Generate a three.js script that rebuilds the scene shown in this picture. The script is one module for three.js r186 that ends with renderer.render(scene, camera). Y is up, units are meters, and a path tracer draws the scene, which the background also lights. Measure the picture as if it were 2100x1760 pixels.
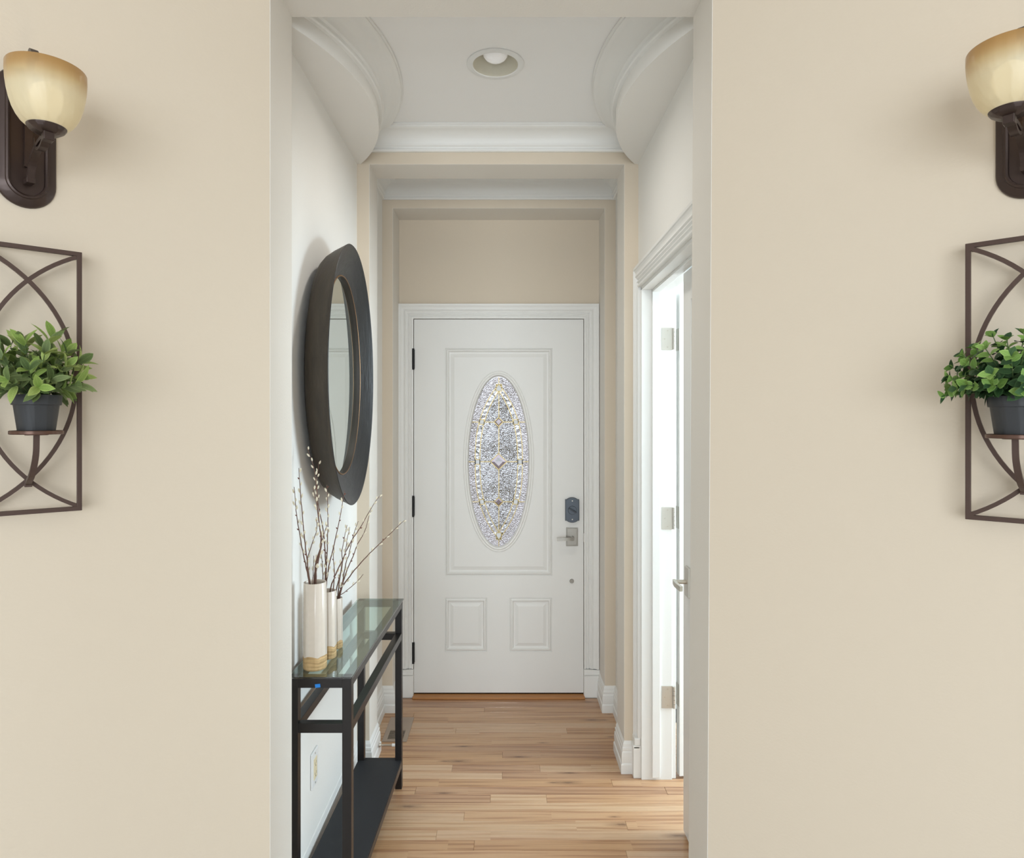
import * as THREE from 'three';
import { mergeGeometries, toCreasedNormals, mergeVertices } from 'three/addons/utils/BufferGeometryUtils.js';
import { RoundedBoxGeometry } from 'three/addons/geometries/RoundedBoxGeometry.js';
import { RectAreaLightUniformsLib } from 'three/addons/lights/RectAreaLightUniformsLib.js';
import { ImprovedNoise } from 'three/addons/math/ImprovedNoise.js';

// ------------------------------------------------------------------ camera, sky, lights, exposure
const W = 2100, H = 1760, F = 1360, VX = 1036, VY = 860, EYE = 1.5;
const scene = new THREE.Scene();
const camera = new THREE.PerspectiveCamera(2 * Math.atan(H / 2 / F) * 180 / Math.PI, W / H, 0.05, 200);
camera.position.set(0, EYE, 0);
camera.lookAt(0, EYE, -10);
camera.setViewOffset(W, H, W / 2 - VX, H / 2 - VY, W, H);       // a shifted lens keeps the verticals upright
const renderer = new THREE.WebGLRenderer({ antialias: true });
renderer.toneMapping = THREE.LinearToneMapping;
renderer.toneMappingExposure = 1.05;
renderer.shadowMap.enabled = true;
RectAreaLightUniformsLib.init();
scene.background = new THREE.Color(0.86, 0.93, 1.0);
scene.backgroundIntensity = 1.3;
function daylight(name, w, h, pos, target, color, intensity) {
  const l = new THREE.RectAreaLight(color, intensity, w, h);
  l.name = name; l.position.set(...pos); scene.add(l); l.lookAt(...target);
  return l;
}
// daylight entering by the living-room windows behind the camera and by the study window on the right
daylight('back_window_daylight', 4.2, 1.9, [-0.1, 1.5, 4.30], [-0.1, 1.5, -5], new THREE.Color(0.87, 0.94, 1.0), 6.5);
daylight('study_window_daylight', 1.1, 1.3, [3.10, 1.66, -2.32], [0, 1.66, -2.32], new THREE.Color(0.72, 0.88, 1.0), 23.5);

// ------------------------------------------------------------------ helpers
let seed = 7;
const rnd = () => { seed = (seed * 1664525 + 1013904223) >>> 0; return seed / 4294967296; };
const rr = (a, b) => a + (b - a) * rnd();
const noise = new ImprovedNoise();
const lerp = (a, b, t) => a + (b - a) * t, clamp = (v, a = 0, b = 1) => Math.min(b, Math.max(a, v));
const smooth = (a, b, x) => { const t = clamp((x - a) / (b - a)); return t * t * (3 - 2 * t); };
const V = (x, y, z) => new THREE.Vector3(x, y, z);
const taken = {};
function numbered(name) {
  if (!(name in taken)) { taken[name] = 0; return name; }
  taken[name]++; return name + '_' + String(taken[name]).padStart(3, '0');
}
function prep(g) {                                               // every geometry: no index, position + normal + uv only
  if (g.index) g = g.toNonIndexed();
  for (const k of Object.keys(g.attributes)) if (!['position', 'normal', 'uv'].includes(k)) g.deleteAttribute(k);
  if (!g.attributes.normal) g.computeVertexNormals();
  if (!g.attributes.uv) g.setAttribute('uv', new THREE.BufferAttribute(new Float32Array(g.attributes.position.count * 2), 2));
  return g;
}
function join(list) { list = list.map(prep); return list.length === 1 ? list[0] : mergeGeometries(list); }
function boxUV(g) {                                              // uv in metres by the facing axis
  g = prep(g); const p = g.attributes.position, n = g.attributes.normal, uv = g.attributes.uv;
  for (let i = 0; i < p.count; i++) {
    const ax = Math.abs(n.getX(i)), ay = Math.abs(n.getY(i)), az = Math.abs(n.getZ(i));
    if (ay >= ax && ay >= az) uv.setXY(i, p.getX(i), p.getZ(i));
    else if (ax >= az) uv.setXY(i, p.getZ(i), p.getY(i));
    else uv.setXY(i, p.getX(i), p.getY(i));
  }
  return g;
}
function mesh(name, geos, mat, parent, label) {
  const m = new THREE.Mesh(join(Array.isArray(geos) ? geos : [geos]), mat);
  m.name = name; m.castShadow = m.receiveShadow = true;
  if (label) m.userData.label = label;
  (parent || scene).add(m);
  return m;
}
function thing(name, label, category, pos = [0, 0, 0], turn = 0, group) {
  const o = new THREE.Group(); o.name = numbered(name); o.position.set(...pos); o.rotation.y = turn;
  o.userData = { label, category }; if (group) o.userData.group = group;
  scene.add(o); return o;
}
function structGroup(name, label) { const o = new THREE.Group(); o.name = name; o.userData = { kind: 'structure', label }; scene.add(o); return o; }
function struct(name, geos, mat, label) { const m = mesh(name, geos, mat); m.userData = { kind: 'structure' }; if (label) m.userData.label = label; return m; }
// box by its limits: x, y and d, the distance ahead of the camera (z = -d)
function bx(x0, x1, y0, y1, d0, d1, r = 0) {
  const w = Math.abs(x1 - x0), h = Math.abs(y1 - y0), l = Math.abs(d1 - d0);
  const g = r > 0 ? new RoundedBoxGeometry(w, h, l, 2, Math.min(r, w / 2.01, h / 2.01, l / 2.01)) : new THREE.BoxGeometry(w, h, l);
  g.translate((x0 + x1) / 2, (y0 + y1) / 2, -(d0 + d1) / 2);
  return prep(g);
}
function prism(pts, y0, y1) {                                    // footprint of [x, d] corners, extruded upwards
  const s = new THREE.Shape(pts.map(([x, d]) => new THREE.Vector2(x, d)));
  const g = new THREE.ExtrudeGeometry(s, { depth: y1 - y0, bevelEnabled: false });
  g.applyMatrix4(new THREE.Matrix4().makeRotationX(-Math.PI / 2));                // shape y -> -z, depth -> y
  g.translate(0, y0, 0);
  return prep(g);
}
// sweeps a profile of [offset, height] pairs along a path of [p, q] points with mitred corners; map puts (p, q, height) in the world
function sweep(path, profile, map, closed = false, crease = 0.5) {
  const n = path.length, rows = [];
  for (let i = 0; i < n; i++) {
    const a = path[(i - 1 + n) % n], b = path[i], c = path[(i + 1) % n];
    let t0 = i > 0 || closed ? [b[0] - a[0], b[1] - a[1]] : null, t1 = i < n - 1 || closed ? [c[0] - b[0], c[1] - b[1]] : null;
    t0 = t0 || t1; t1 = t1 || t0;
    const l0 = Math.hypot(...t0), l1 = Math.hypot(...t1);
    const n0 = [-t0[1] / l0, t0[0] / l0], n1 = [-t1[1] / l1, t1[0] / l1];
    const m = [n0[0] + n1[0], n0[1] + n1[1]], k = 2 / (m[0] * m[0] + m[1] * m[1]);
    rows.push(profile.map(([o, h]) => map(b[0] + m[0] * k * o, b[1] + m[1] * k * o, h)));
  }
  const pos = [];
  const quad = (a, b, c, d) => { for (const v of [a, b, c, a, c, d]) pos.push(v.x, v.y, v.z); };
  for (let i = 0; i < (closed ? n : n - 1); i++) {
    const r = rows[i], s = rows[(i + 1) % n];
    for (let j = 0; j < profile.length - 1; j++) quad(r[j], s[j], s[j + 1], r[j + 1]);
  }
  if (!closed) for (const r of [rows[0], rows[n - 1]]) for (let j = 1; j < r.length - 1; j++) for (const v of [r[0], r[j], r[j + 1]]) pos.push(v.x, v.y, v.z);
  const g = new THREE.BufferGeometry(); g.setAttribute('position', new THREE.Float32BufferAttribute(pos, 3));
  g.computeVertexNormals();
  return prep(toCreasedNormals(g, crease));
}
// rings: arrays of equally many points, joined ring to ring (closed loops)
function loft(rings, { capFirst = false, capLast = false, closed = true, crease = 0.6, uv = null } = {}) {
  const pos = [], uvs = [], n = rings[0].length;
  for (let r = 0; r < rings.length - 1; r++) for (let i = 0; i < (closed ? n : n - 1); i++) {
    const j = (i + 1) % n, q = [[r, i], [r, j], [r + 1, j], [r, i], [r + 1, j], [r + 1, i]];
    q.forEach(([a, b], k) => {
      const v = rings[a][b]; pos.push(v.x, v.y, v.z);
      const ii = (k === 1 || k === 2 || k === 4) ? i + 1 : i; uvs.push(ii / n, uv ? uv[a] : a / (rings.length - 1));
    });
  }
  const cap = (ring) => { const c = ring.reduce((s, v) => s.add(v), V(0, 0, 0)).multiplyScalar(1 / n); for (let i = 0; i < n; i++) for (const v of [c, ring[i], ring[(i + 1) % n]]) { pos.push(v.x, v.y, v.z); uvs.push(0, 0); } };
  if (capFirst) cap(rings[0]); if (capLast) cap(rings[rings.length - 1]);
  const g = new THREE.BufferGeometry(); g.setAttribute('position', new THREE.Float32BufferAttribute(pos, 3)); g.setAttribute('uv', new THREE.Float32BufferAttribute(uvs, 2));
  g.computeVertexNormals();
  return prep(toCreasedNormals(g, crease));
}
// a bar of rectangular section w x t along points; side gives the direction of w
function bar(points, w, t, side, taper = 1) {
  const rings = points.map((p, i) => {
    const a = points[Math.max(0, i - 1)], b = points[Math.min(points.length - 1, i + 1)];
    const tan = b.clone().sub(a).normalize(), s = side.clone().addScaledVector(tan, -side.dot(tan)).normalize(), u = tan.clone().cross(s);
    const k = lerp(1, taper, i / (points.length - 1));
    return [[-1, -1], [1, -1], [1, 1], [-1, 1]].map(([x, y]) => p.clone().addScaledVector(s, x * w * k / 2).addScaledVector(u, y * t * k / 2));
  });
  return loft(rings, { capFirst: true, capLast: true, crease: 0.7 });
}
const curvePts = (pts, n = 24) => new THREE.CatmullRomCurve3(pts).getPoints(n);
function tube(points, r0, r1, sides = 6) {
  const rings = points.map((p, i) => {
    const a = points[Math.max(0, i - 1)], b = points[Math.min(points.length - 1, i + 1)];
    const tan = b.clone().sub(a).normalize(), ref = Math.abs(tan.y) > 0.9 ? V(1, 0, 0) : V(0, 1, 0);
    const s = tan.clone().cross(ref).normalize(), u = s.clone().cross(tan), r = lerp(r0, r1, i / (points.length - 1));
    return Array.from({ length: sides }, (_, k) => p.clone().addScaledVector(s, Math.cos(k / sides * 6.2832) * r).addScaledVector(u, Math.sin(k / sides * 6.2832) * r));
  });
  return loft(rings, { capFirst: true, capLast: true, crease: 1.2 });
}
function cyl(r0, r1, h, seg, pos, axis) {                        // cylinder centred on pos, along axis
  const g = new THREE.CylinderGeometry(r1, r0, h, seg);
  if (axis === 'x') g.rotateZ(-Math.PI / 2); if (axis === 'z') g.rotateX(Math.PI / 2);
  g.translate(...pos); return prep(g);
}
const at = (px, py, d) => V((px - VX) * d / F, EYE + (VY - py) * d / F, -d);       // a point of the place at distance d

// ------------------------------------------------------------------ textures and materials
function dataTex(w, h, f, srgb) {
  const a = new Uint8Array(w * h * 4);
  for (let y = 0; y < h; y++) for (let x = 0; x < w; x++) {
    const c = f(x, y), i = (y * w + x) * 4;
    a[i] = clamp(c[0]) * 255; a[i + 1] = clamp(c[1]) * 255; a[i + 2] = clamp(c[2]) * 255; a[i + 3] = 255;
  }
  const t = new THREE.DataTexture(a, w, h); t.wrapS = t.wrapT = THREE.RepeatWrapping; t.magFilter = THREE.LinearFilter; t.minFilter = THREE.LinearFilter;
  if (srgb) t.colorSpace = THREE.SRGBColorSpace;
  t.needsUpdate = true; return t;
}
const periodic = (x, y, p, s) => {                               // tileable noise on a period p lattice
  const fx = x / p, fy = y / p;
  const n = (a, b) => noise.noise(a, b, s);
  return lerp(lerp(n(x, y), n(x - p, y), fx), lerp(n(x, y - p), n(x - p, y - p), fx), fy);
};
const S = (r, g, b) => new THREE.Color(`rgb(${r},${g},${b})`);
const std = (o) => new THREE.MeshStandardMaterial(o), phys = (o) => new THREE.MeshPhysicalMaterial(o);
const stipple = dataTex(256, 256, (x, y) => { const v = 0.5 + 0.32 * periodic(x / 6, y / 6, 256 / 6, 3.1) + 0.25 * periodic(x / 2.2, y / 2.2, 256 / 2.2, 9.7); return [v, v, v]; });
stipple.repeat.set(4, 4);
const LINEN = [0.71, 0.612, 0.485];
const M = {};
M.lowBouncePaint = std({ color: new THREE.Color(0.22, 0.22, 0.22), roughness: 0.8 });  // unseen living-room walls, darkened to cut the light they bounce
M.bounce_floor = std({ color: new THREE.Color(0.70, 0.70, 0.70), roughness: 1 });  // added floor sheet out of view, pale to bounce light into the hall
M.litRevealPaint = std({ color: new THREE.Color(0.78, 0.735, 0.665), roughness: 0.7, bumpMap: stipple, bumpScale: 0.0004 });  // wall beige made paler: the lit look of the reveals put into the colour
M.studyPaint = std({ color: new THREE.Color(0.62, 0.62, 0.60), roughness: 0.8 });
M.paint = std({ color: new THREE.Color(...LINEN), roughness: 0.75, bumpMap: stipple, bumpScale: 0.0004 });
M.litHallPaint = std({ color: new THREE.Color(0.85, 0.825, 0.775), roughness: 0.7, bumpMap: stipple, bumpScale: 0.0004 });  // same beige lightened: daylight on the hall walls and soffits put into the colour
M.ceiling = std({ color: new THREE.Color(0.92, 0.91, 0.89), roughness: 0.9, bumpMap: stipple, bumpScale: 0.0004 });
M.trim = std({ color: new THREE.Color(0.86, 0.85, 0.815), roughness: 0.4 });
M.door = std({ color: new THREE.Color(0.82, 0.81, 0.775), roughness: 0.45, bumpMap: stipple, bumpScale: 0.0002 });
M.nickel = std({ color: S(196, 190, 180), metalness: 1, roughness: 0.32 });
M.satin = std({ color: S(205, 201, 193), metalness: 0.75, roughness: 0.42 });
M.pewter = std({ color: S(160, 156, 148), metalness: 0.85, roughness: 0.36 });
M.black = std({ color: S(30, 30, 31), metalness: 0.4, roughness: 0.5 });
M.brass = std({ color: S(196, 170, 112), metalness: 0.9, roughness: 0.35 });
M.cames = std({ color: S(178, 160, 116), metalness: 0.8, roughness: 0.4 });
M.dark = std({ color: S(34, 28, 24), roughness: 0.8 });
M.white = std({ color: new THREE.Color(0.83, 0.83, 0.81), roughness: 0.35 });
M.plastic = std({ color: S(240, 240, 238), roughness: 0.3 });
M.glass = phys({ color: 0xffffff, transmission: 1, thickness: 0, roughness: 0.0, ior: 1.5 });

// ------------------------------------------------------------------ the setting: floor
const XL = -0.630, XR = 0.566;                                   // the two long walls of the entry hall
const D1 = 1.630, D1b = 1.795, D2 = 2.819, D2b = 2.987, D3 = 3.400, D4 = 3.600;   // faces of the three openings and the door wall
const SOF = 2.585, CEIL = 2.724, CROWN = 2.634;
const OL = -0.579, OR = 0.509;                                   // sides of the openings
function plankTex(s, baseA, baseB, dark) {
  const knots = Array.from({ length: 1 + Math.floor(rnd() * 2) }, () => [rr(60, 960), rr(20, 108), rr(8, 20)]);
  return dataTex(1024, 128, (x, y) => {
    const u = x / 1024, v = y / 128;
    let bend = 0; for (const [kx, ky, kr] of knots) { const dx = (x - kx) / (kr * 7), dy = (y - ky) / (kr * 2.4); bend += (y - ky) / 128 * 0.9 * Math.exp(-dx * dx - dy * dy); }
    const w = v - bend * 0.5;
    const broad = noise.noise(u * 2.6, w * 3.6, s), mid = noise.noise(u * 5, w * 13, s + 11), fine = noise.noise(u * 14, w * 70, s + 5), pore = noise.noise(u * 90, w * 150, s + 2);
    const k = smooth(-0.35, 0.45, broad + 0.45 * mid);
    const c = [0, 1, 2].map((i) => lerp(baseA[i], baseB[i], k));
    const streak = smooth(0.12, 0.5, broad * 0.9 + mid * 0.55) * 0.75 + smooth(0.3, 0.62, mid) * 0.3;
    for (let i = 0; i < 3; i++) c[i] = lerp(c[i], dark[i], clamp(streak * 0.55)) * (1 + 0.075 * fine + 0.035 * pore);
    for (const [kx, ky, kr] of knots) {
      const q = Math.hypot((x - kx) / (kr * 1.5), (y - ky) / kr) + 0.3 * noise.noise(x / 9, y / 5, s + 3), a = 0.45 * smooth(1.0, 0.2, q) + 0.28 * smooth(2.6, 0.6, q);
      for (let i = 0; i < 3; i++) c[i] = lerp(c[i], dark[i] * 0.72, clamp(a));
    }
    return c.map((q, i) => q * [0.965, 0.93, 0.90][i] / 255);
  }, true);
}
const tones = [[[214, 184, 150], [202, 166, 128], [160, 118, 86]], [[208, 172, 134], [190, 150, 112], [148, 104, 74]], [[196, 160, 126], [178, 138, 104], [136, 96, 70]], [[212, 182, 150], [200, 164, 128], [164, 122, 92]], [[202, 164, 124], [186, 146, 106], [142, 98, 66]]];
const plankMats = tones.map((t, i) => phys({ map: plankTex(3.3 + i * 7.7, ...t), roughness: 0.42, clearcoat: 0.55, clearcoatRoughness: 0.16 }));
const floor = struct('floor', prism([[-4.2, -5], [4.4, -5], [4.4, 3.72], [-4.2, 3.72]], -0.12, -0.004), M.dark, 'floor of varnished strip hardwood running across the hall');
const RW = 0.0572, R0 = 2.8216;
const seams = { 11: [], 10: [908], 9: [345], 8: [], 7: [], 6: [680, 1565], 5: [], 4: [], 3: [], 2: [1052], 1: [], 0: [650, 1350], '-1': [1050], '-2': [1925], '-3': [358, 2355], '-4': [955, 1403], '-5': [], '-6': [745], '-7': [2040], '-8': [525], '-9': [825], '-10': [2045] };
const plankCache = {};
function plankGeo(len) {                                         // one strip, chamfered along its upper edges, lying along x
  const key = len.toFixed(3);
  if (!plankCache[key]) {
    const w = RW - 0.0007, c = 0.0012, h = 0.019;
    const sec = [[-w / 2, -h], [-w / 2, -c], [-w / 2 + c, 0], [w / 2 - c, 0], [w / 2, -c], [w / 2, -h]];
    const ring = (x, k) => sec.map(([z, y]) => V(x, y - k, z));
    const g = loft([ring(-len / 2, c), ring(-len / 2 + c, 0), ring(len / 2 - c, 0), ring(len / 2, c)], { capFirst: true, capLast: true, closed: false, crease: 0.2 });
    plankCache[key] = g;
  }
  const g = plankCache[key].clone(), p = g.attributes.position, uv = g.attributes.uv, u0 = rnd(), v0 = Math.floor(rnd() * 2) * 0.5;
  const flip = rnd() < 0.5 ? -1 : 1;
  for (let i = 0; i < p.count; i++) uv.setXY(i, u0 + flip * p.getX(i) / 1.25, 0.5 + flip * (p.getZ(i) / RW) * 0.98 * 0.999);
  return g;
}
let plankN = 0;
function plank(x0, x1, j) {
  const m = new THREE.Mesh(plankGeo(x1 - x0), plankMats[(plankN * 3 + Math.floor(rnd() * 4)) % plankMats.length]);
  m.name = plankN ? 'plank_' + String(plankN).padStart(3, '0') : 'plank'; plankN++;
  m.position.set((x0 + x1) / 2, 0, -(R0 + (j + 0.5) * RW)); m.castShadow = m.receiveShadow = true;
  floor.add(m);
}
for (let j = -22; j <= 12; j++) {
  const d = R0 + (j + 0.5) * RW, x0 = d > 1.8 ? -0.64 : -1.05, x1 = d > 1.8 && d < 3.3 ? 1.75 : (d > 1.8 ? 0.7 : 1.05);
  let cuts = seams[j] ? seams[j].map((c) => (760 + c / 3.889 - VX) * d / F) : [rr(-0.5, 0.3)];
  if (!seams[j] || !cuts.length) cuts = j >= -10 && j <= 12 ? [x1 > 1 ? rr(0.75, 0.9) : x0 - 1] : [rr(-0.5, 0.3)];
  if (x1 > 1) cuts.push(Math.max(cuts[cuts.length - 1] + 0.35, rr(0.8, 1.2)));
  cuts = cuts.filter((c) => c > x0 + 0.05 && c < x1 - 0.05).sort((a, b) => a - b);
  const e = [x0, ...cuts, x1];
  for (let k = 0; k < e.length - 1; k++) plank(e[k] + 0.0002, e[k + 1] - 0.0002, j);
}
for (const [x0, x1, d0, d1] of [[-4.2, 4.4, -5, R0 - 22 * RW], [1.75, 4.0, R0 - 22 * RW, 3.5]]) {   // strips go on out of sight; the pale sheet is added to bounce light
  const g = boxUV(bx(x0, x1, -0.019, 0, d0, d1)); mesh(x1 > 4.2 ? 'bounce_floor' : 'flooring_beyond_view', g, x1 > 4.2 ? M.bounce_floor : plankMats[0], floor).userData.kind = 'stuff';
}

// ------------------------------------------------------------------ the setting: walls
const P = (name, geos, label, mat = M.paint) => struct(name, (Array.isArray(geos) ? geos : [geos]).map(boxUV), mat, label);
const FRX = 0.507;                                                // the right pier leans slightly
const Q = Math.SQRT1_2;
P('wall_front_left', prism([[OL, D1], [OL, D1b], [-0.80, D1b], [-2.6, 0.0], [-2.6, -0.391]], 0, 2.9), 'beige angled wall left of the hall opening');
{ // right angled wall, a little out of plumb: its corner leans towards the opening at the floor
  const g = prism([[FRX, D1], [2.55, D1 + FRX - 2.55], [2.55, 0.0], [0.78, D1b], [FRX, D1b]], 0, 2.9), p = g.attributes.position;
  for (let i = 0; i < p.count; i++) if (p.getX(i) < 0.6) p.setX(i, p.getX(i) + lerp(-0.011, 0.0055, clamp(p.getY(i) / 2.6)));
  P('wall_front_right', g, 'beige angled wall right of the hall opening');
}
{
  const w = P('wall_front', bx(OL - 0.15, FRX + 0.15, 2.590, 2.9, D1, D1b), 'beige header over the near opening of the hall'), t = 0.0015, e = 0.0005;
  const right = bx(FRX - t, FRX + 0.0002, 0.002, 2.590, D1 + e, D1b - e), p = right.attributes.position;
  for (let i = 0; i < p.count; i++) p.setX(i, p.getX(i) + lerp(-0.011, 0.0055, p.getY(i) / 2.9));
  mesh('lit_reveal_skin', [bx(OL, OL + t, 0.002, 2.590, D1 + e, D1b - e), right, bx(OL, FRX + 0.005, 2.590 - t, 2.590, D1 + e, D1b - e)].map(boxUV), M.litRevealPaint, w, 'thin added skin of the opening, its lit look put into the colour');
}
P('wall_left', bx(XL - 0.16, XL, 0, 2.9, D1b, 3.76), 'left wall of the entry hall', M.litHallPaint);
const DW0 = 1.815, DW1 = 2.770, DH = 2.050;                      // the study doorway in the right wall
P('wall_right', [bx(XR, XR + 0.125, 0, 2.9, D1b, DW0), bx(XR, XR + 0.125, DH, 2.9, DW0, DW1), bx(XR, XR + 0.125, 0, 2.9, DW1, 3.76)], 'right wall of the entry hall with the study doorway', M.litHallPaint);
function opening(name, x0, x1, y, d0, d1, label) {
  const w = P(name, [bx(XL - 0.02, x0, 0, CEIL + 0.1, d0, d1), bx(x1, XR + 0.02, 0, CEIL + 0.1, d0, d1), bx(x0, x1, y, CEIL + 0.1, d0, d1)], label), t = 0.0015, e = 0.0005;
  mesh('lit_reveal_skin', [bx(x0, x0 + t, 0.13, y, d0 + e, d1 - e), bx(x1 - t, x1, 0.13, y, d0 + e, d1 - e), bx(x0 + t, x1 - t, y - t, y, d0 + e, d1 - e)].map(boxUV), M.litRevealPaint, w, 'thin added skin of the opening, its lit look put into the colour');  // skin added over the beige sides, brighter tone painted in
}
opening('wall_middle', -0.578, 0.507, SOF, D2, D2b, 'beige partition with the middle cased opening of the hall');
opening('wall_far', -0.577, 0.511, 2.583, D3, D4, 'beige partition framing the alcove of the front door');
const FX0 = -0.494, FX1 = 0.424, FY1 = 2.041;                    // front door
P('wall_entry', [bx(-0.60, FX0 - 0.004, 0, 2.7, D4, D4 + 0.15), bx(FX1 + 0.004, 0.53, 0, 2.7, D4, D4 + 0.15), bx(FX0 - 0.004, FX1 + 0.004, FY1 + 0.004, 2.7, D4, D4 + 0.15)], 'beige wall over and beside the front door');
const CAN = [(1016 - VX) * 2.283 / F, 2.283];                     // the recessed light sits in a round hole of the ceiling
{
  const s = new THREE.Shape([[XL - 0.02, D1b], [XR + 0.02, D1b], [XR + 0.02, 3.76], [XL - 0.02, 3.76]].map((p) => new THREE.Vector2(...p)));
  s.holes.push(new THREE.Path().absarc(CAN[0], CAN[1], 0.080, 0, Math.PI * 2, true));
  const g = new THREE.ExtrudeGeometry(s, { depth: 0.18, bevelEnabled: false, curveSegments: 32 }); g.applyMatrix4(new THREE.Matrix4().makeRotationX(-Math.PI / 2)); g.translate(0, CEIL, 0);
  struct('ceiling', [boxUV(g)], M.ceiling, 'white tray ceiling of the entry hall');
}
// curved soffits left and right of the tray
const arcPts = (side) => {                                       // from the near wall to the middle wall, bulging into the hall
  const a = 1.772, b = 2.842, w = side < 0 ? XL : XR, sag = side < 0 ? 0.174 : 0.168, c = (b - a) / 2, R = (c * c + sag * sag) / (2 * sag), dm = (a + b) / 2, out = [];
  for (let i = 0; i <= 40; i++) { const d = a + (b - a) * i / 40, q = Math.sqrt(R * R - (d - dm) * (d - dm)) - (R - sag); out.push([w - side * q, d]); }
  return out;
};
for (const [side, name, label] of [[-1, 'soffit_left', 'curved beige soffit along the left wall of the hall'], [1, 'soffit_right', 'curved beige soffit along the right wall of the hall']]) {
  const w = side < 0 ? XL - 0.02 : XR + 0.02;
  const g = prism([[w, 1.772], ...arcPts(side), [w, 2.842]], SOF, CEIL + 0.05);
  P(name, g, label, M.litHallPaint);
}
// crown mouldings
const crownProfile = [[0, 0], [0.012, 0], [0.0155, 0.004], [0.0155, 0.009], [0.012, 0.013], [0.013, 0.018], [0.018, 0.021]];
for (let i = 0; i <= 10; i++) { const a = i / 10 * Math.PI / 2; crownProfile.push([0.020 + 0.052 * (1 - Math.cos(a)), 0.023 + 0.050 * Math.sin(a)]); }
crownProfile.push([0.073, 0.0735], [0.078, 0.0755], [0.0815, 0.079], [0.0815, 0.083], [0.088, 0.084], [0.088, 0.0895], [0, 0.0895]);
const flat = (y) => (p, q, h) => V(p, y + h, -q);
const crownL = arcPts(-1).slice().reverse(), crownR = arcPts(1);
struct('trim_1', sweep(crownL, crownProfile, flat(CROWN), false, 0.45), M.trim, 'white crown moulding curving along the left soffit');
struct('trim_2', sweep(crownR, crownProfile, flat(CROWN), false, 0.45), M.trim, 'white crown moulding curving along the right soffit');
struct('trim_3', sweep([[0.60, D2], [-0.66, D2]].reverse().map((p) => p), crownProfile.map(([o, h]) => [-o, h]), flat(CROWN)), M.trim, 'white crown moulding above the middle opening');
struct('trim_4', sweep([[-0.66, D1b], [0.60, D1b]], crownProfile, flat(CROWN)), M.trim, 'white crown moulding on the back of the near header');
struct('trim_5', sweep([[XL, D2b], [XR, D2b], [XR, D3], [XL, D3]], crownProfile, flat(CROWN - 0.010), true), M.trim, 'white crown moulding around the small bay before the front door');
// baseboards
const baseProfile = (t) => [[0, 0], [t, 0], [t, 0.038], [t - 0.002, 0.042], [t - 0.0045, 0.044], [t - 0.003, 0.052], [t - 0.0025, 0.072], [t - 0.004, 0.088], [t - 0.0075, 0.094], [t - 0.006, 0.098], [t - 0.006, 0.107], [t - 0.009, 0.111], [t - 0.0095, 0.122], [t - 0.013 < 0.003 ? 0.003 : t - 0.013, 0.130], [0.002, 0.134], [0, 0.134]];
const baseRun = (name, path, t, label, flip) => struct(name, sweep(path, baseProfile(t).map(([o, h]) => [flip ? -o : o, h]), flat(0), false, 0.35), M.trim, label);
baseRun('baseboard_left', [[XL, D1b], [XL, D2]], 0.0115, 'white baseboard on the left hall wall', true);
baseRun('baseboard_left_middle', [[XL, D2], [-0.578, D2], [-0.578, D2b], [XL, D2b], [XL, D3], [-0.577, D3], [-0.577, D4 - 0.03]], 0.017, 'white baseboard wrapping the left side of the middle opening', true);
baseRun('baseboard_right', [[XR, D2], [0.507, D2], [0.507, D2b], [XR, D2b], [XR, D3], [0.511, D3], [0.511, D4 - 0.03]], 0.017, 'white baseboard wrapping the right side of the middle opening', false);

// ------------------------------------------------------------------ front door casing and front door
const casingProfile = (w, t) => {                                // fluted casing: o across from the inner edge, h proud of the wall
  const p = [[0, 0], [0, t * 0.5], [0.003, t * 0.58]];
  for (const [a, b] of [[0.10, 0.24], [0.28, 0.42]]) { p.push([w * a, t * 0.60]); for (let i = 0; i <= 5; i++) { const k = i / 5; p.push([lerp(w * a, w * b, k), t * (0.60 - 0.26 * Math.sin(k * Math.PI))]); } }
  p.push([w * 0.47, t * 0.62], [w * 0.52, t * 0.80]);
  for (let i = 0; i <= 6; i++) { const k = i / 6; p.push([lerp(w * 0.54, w * 0.80, k), t * (0.82 - 0.20 * Math.sin(k * Math.PI))]); }
  p.push([w * 0.83, t * 0.86], [w * 0.86, t], [w * 0.97, t], [w, t * 0.92], [w, 0]);
  return p;
};
const onEntry = (p, q, h) => V(p, q, -(D4 - 0.001) + h);
const trimDoor = structGroup('trim_6', 'white fluted casing around the front door');
mesh('casing', sweep([[FX1 + 0.003, 0.150], [FX1 + 0.003, FY1 + 0.003], [FX0 - 0.003, FY1 + 0.003], [FX0 - 0.003, 0.150]], casingProfile(0.080, 0.026).map(([o, h]) => [-o, h]), onEntry, false, 0.4), M.trim, trimDoor);
for (const [x0, x1] of [[FX0 - 0.084, FX0 - 0.001], [FX1 + 0.001, FX1 + 0.086]]) {
  const s = x0 < 0 ? 1 : -1;
  mesh('plinth_block', [bx(x0, x1, 0, 0.118, D4 - 0.032, D4 - 0.001, 0.0015), bx(x0, x1, 0.1185, 0.148, D4 - 0.029, D4 - 0.001, 0.003), bx(x0, x1, 0.123, 0.129, D4 - 0.0315, D4 - 0.02, 0.002)], M.trim, trimDoor);
}
struct('trim_7', [bx(FX0 - 0.004, FX1 + 0.004, 0, 0.011, D4 - 0.055, D4 + 0.14, 0.004)], std({ color: S(176, 120, 66), roughness: 0.45 }), 'honey wood threshold under the front door');

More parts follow.
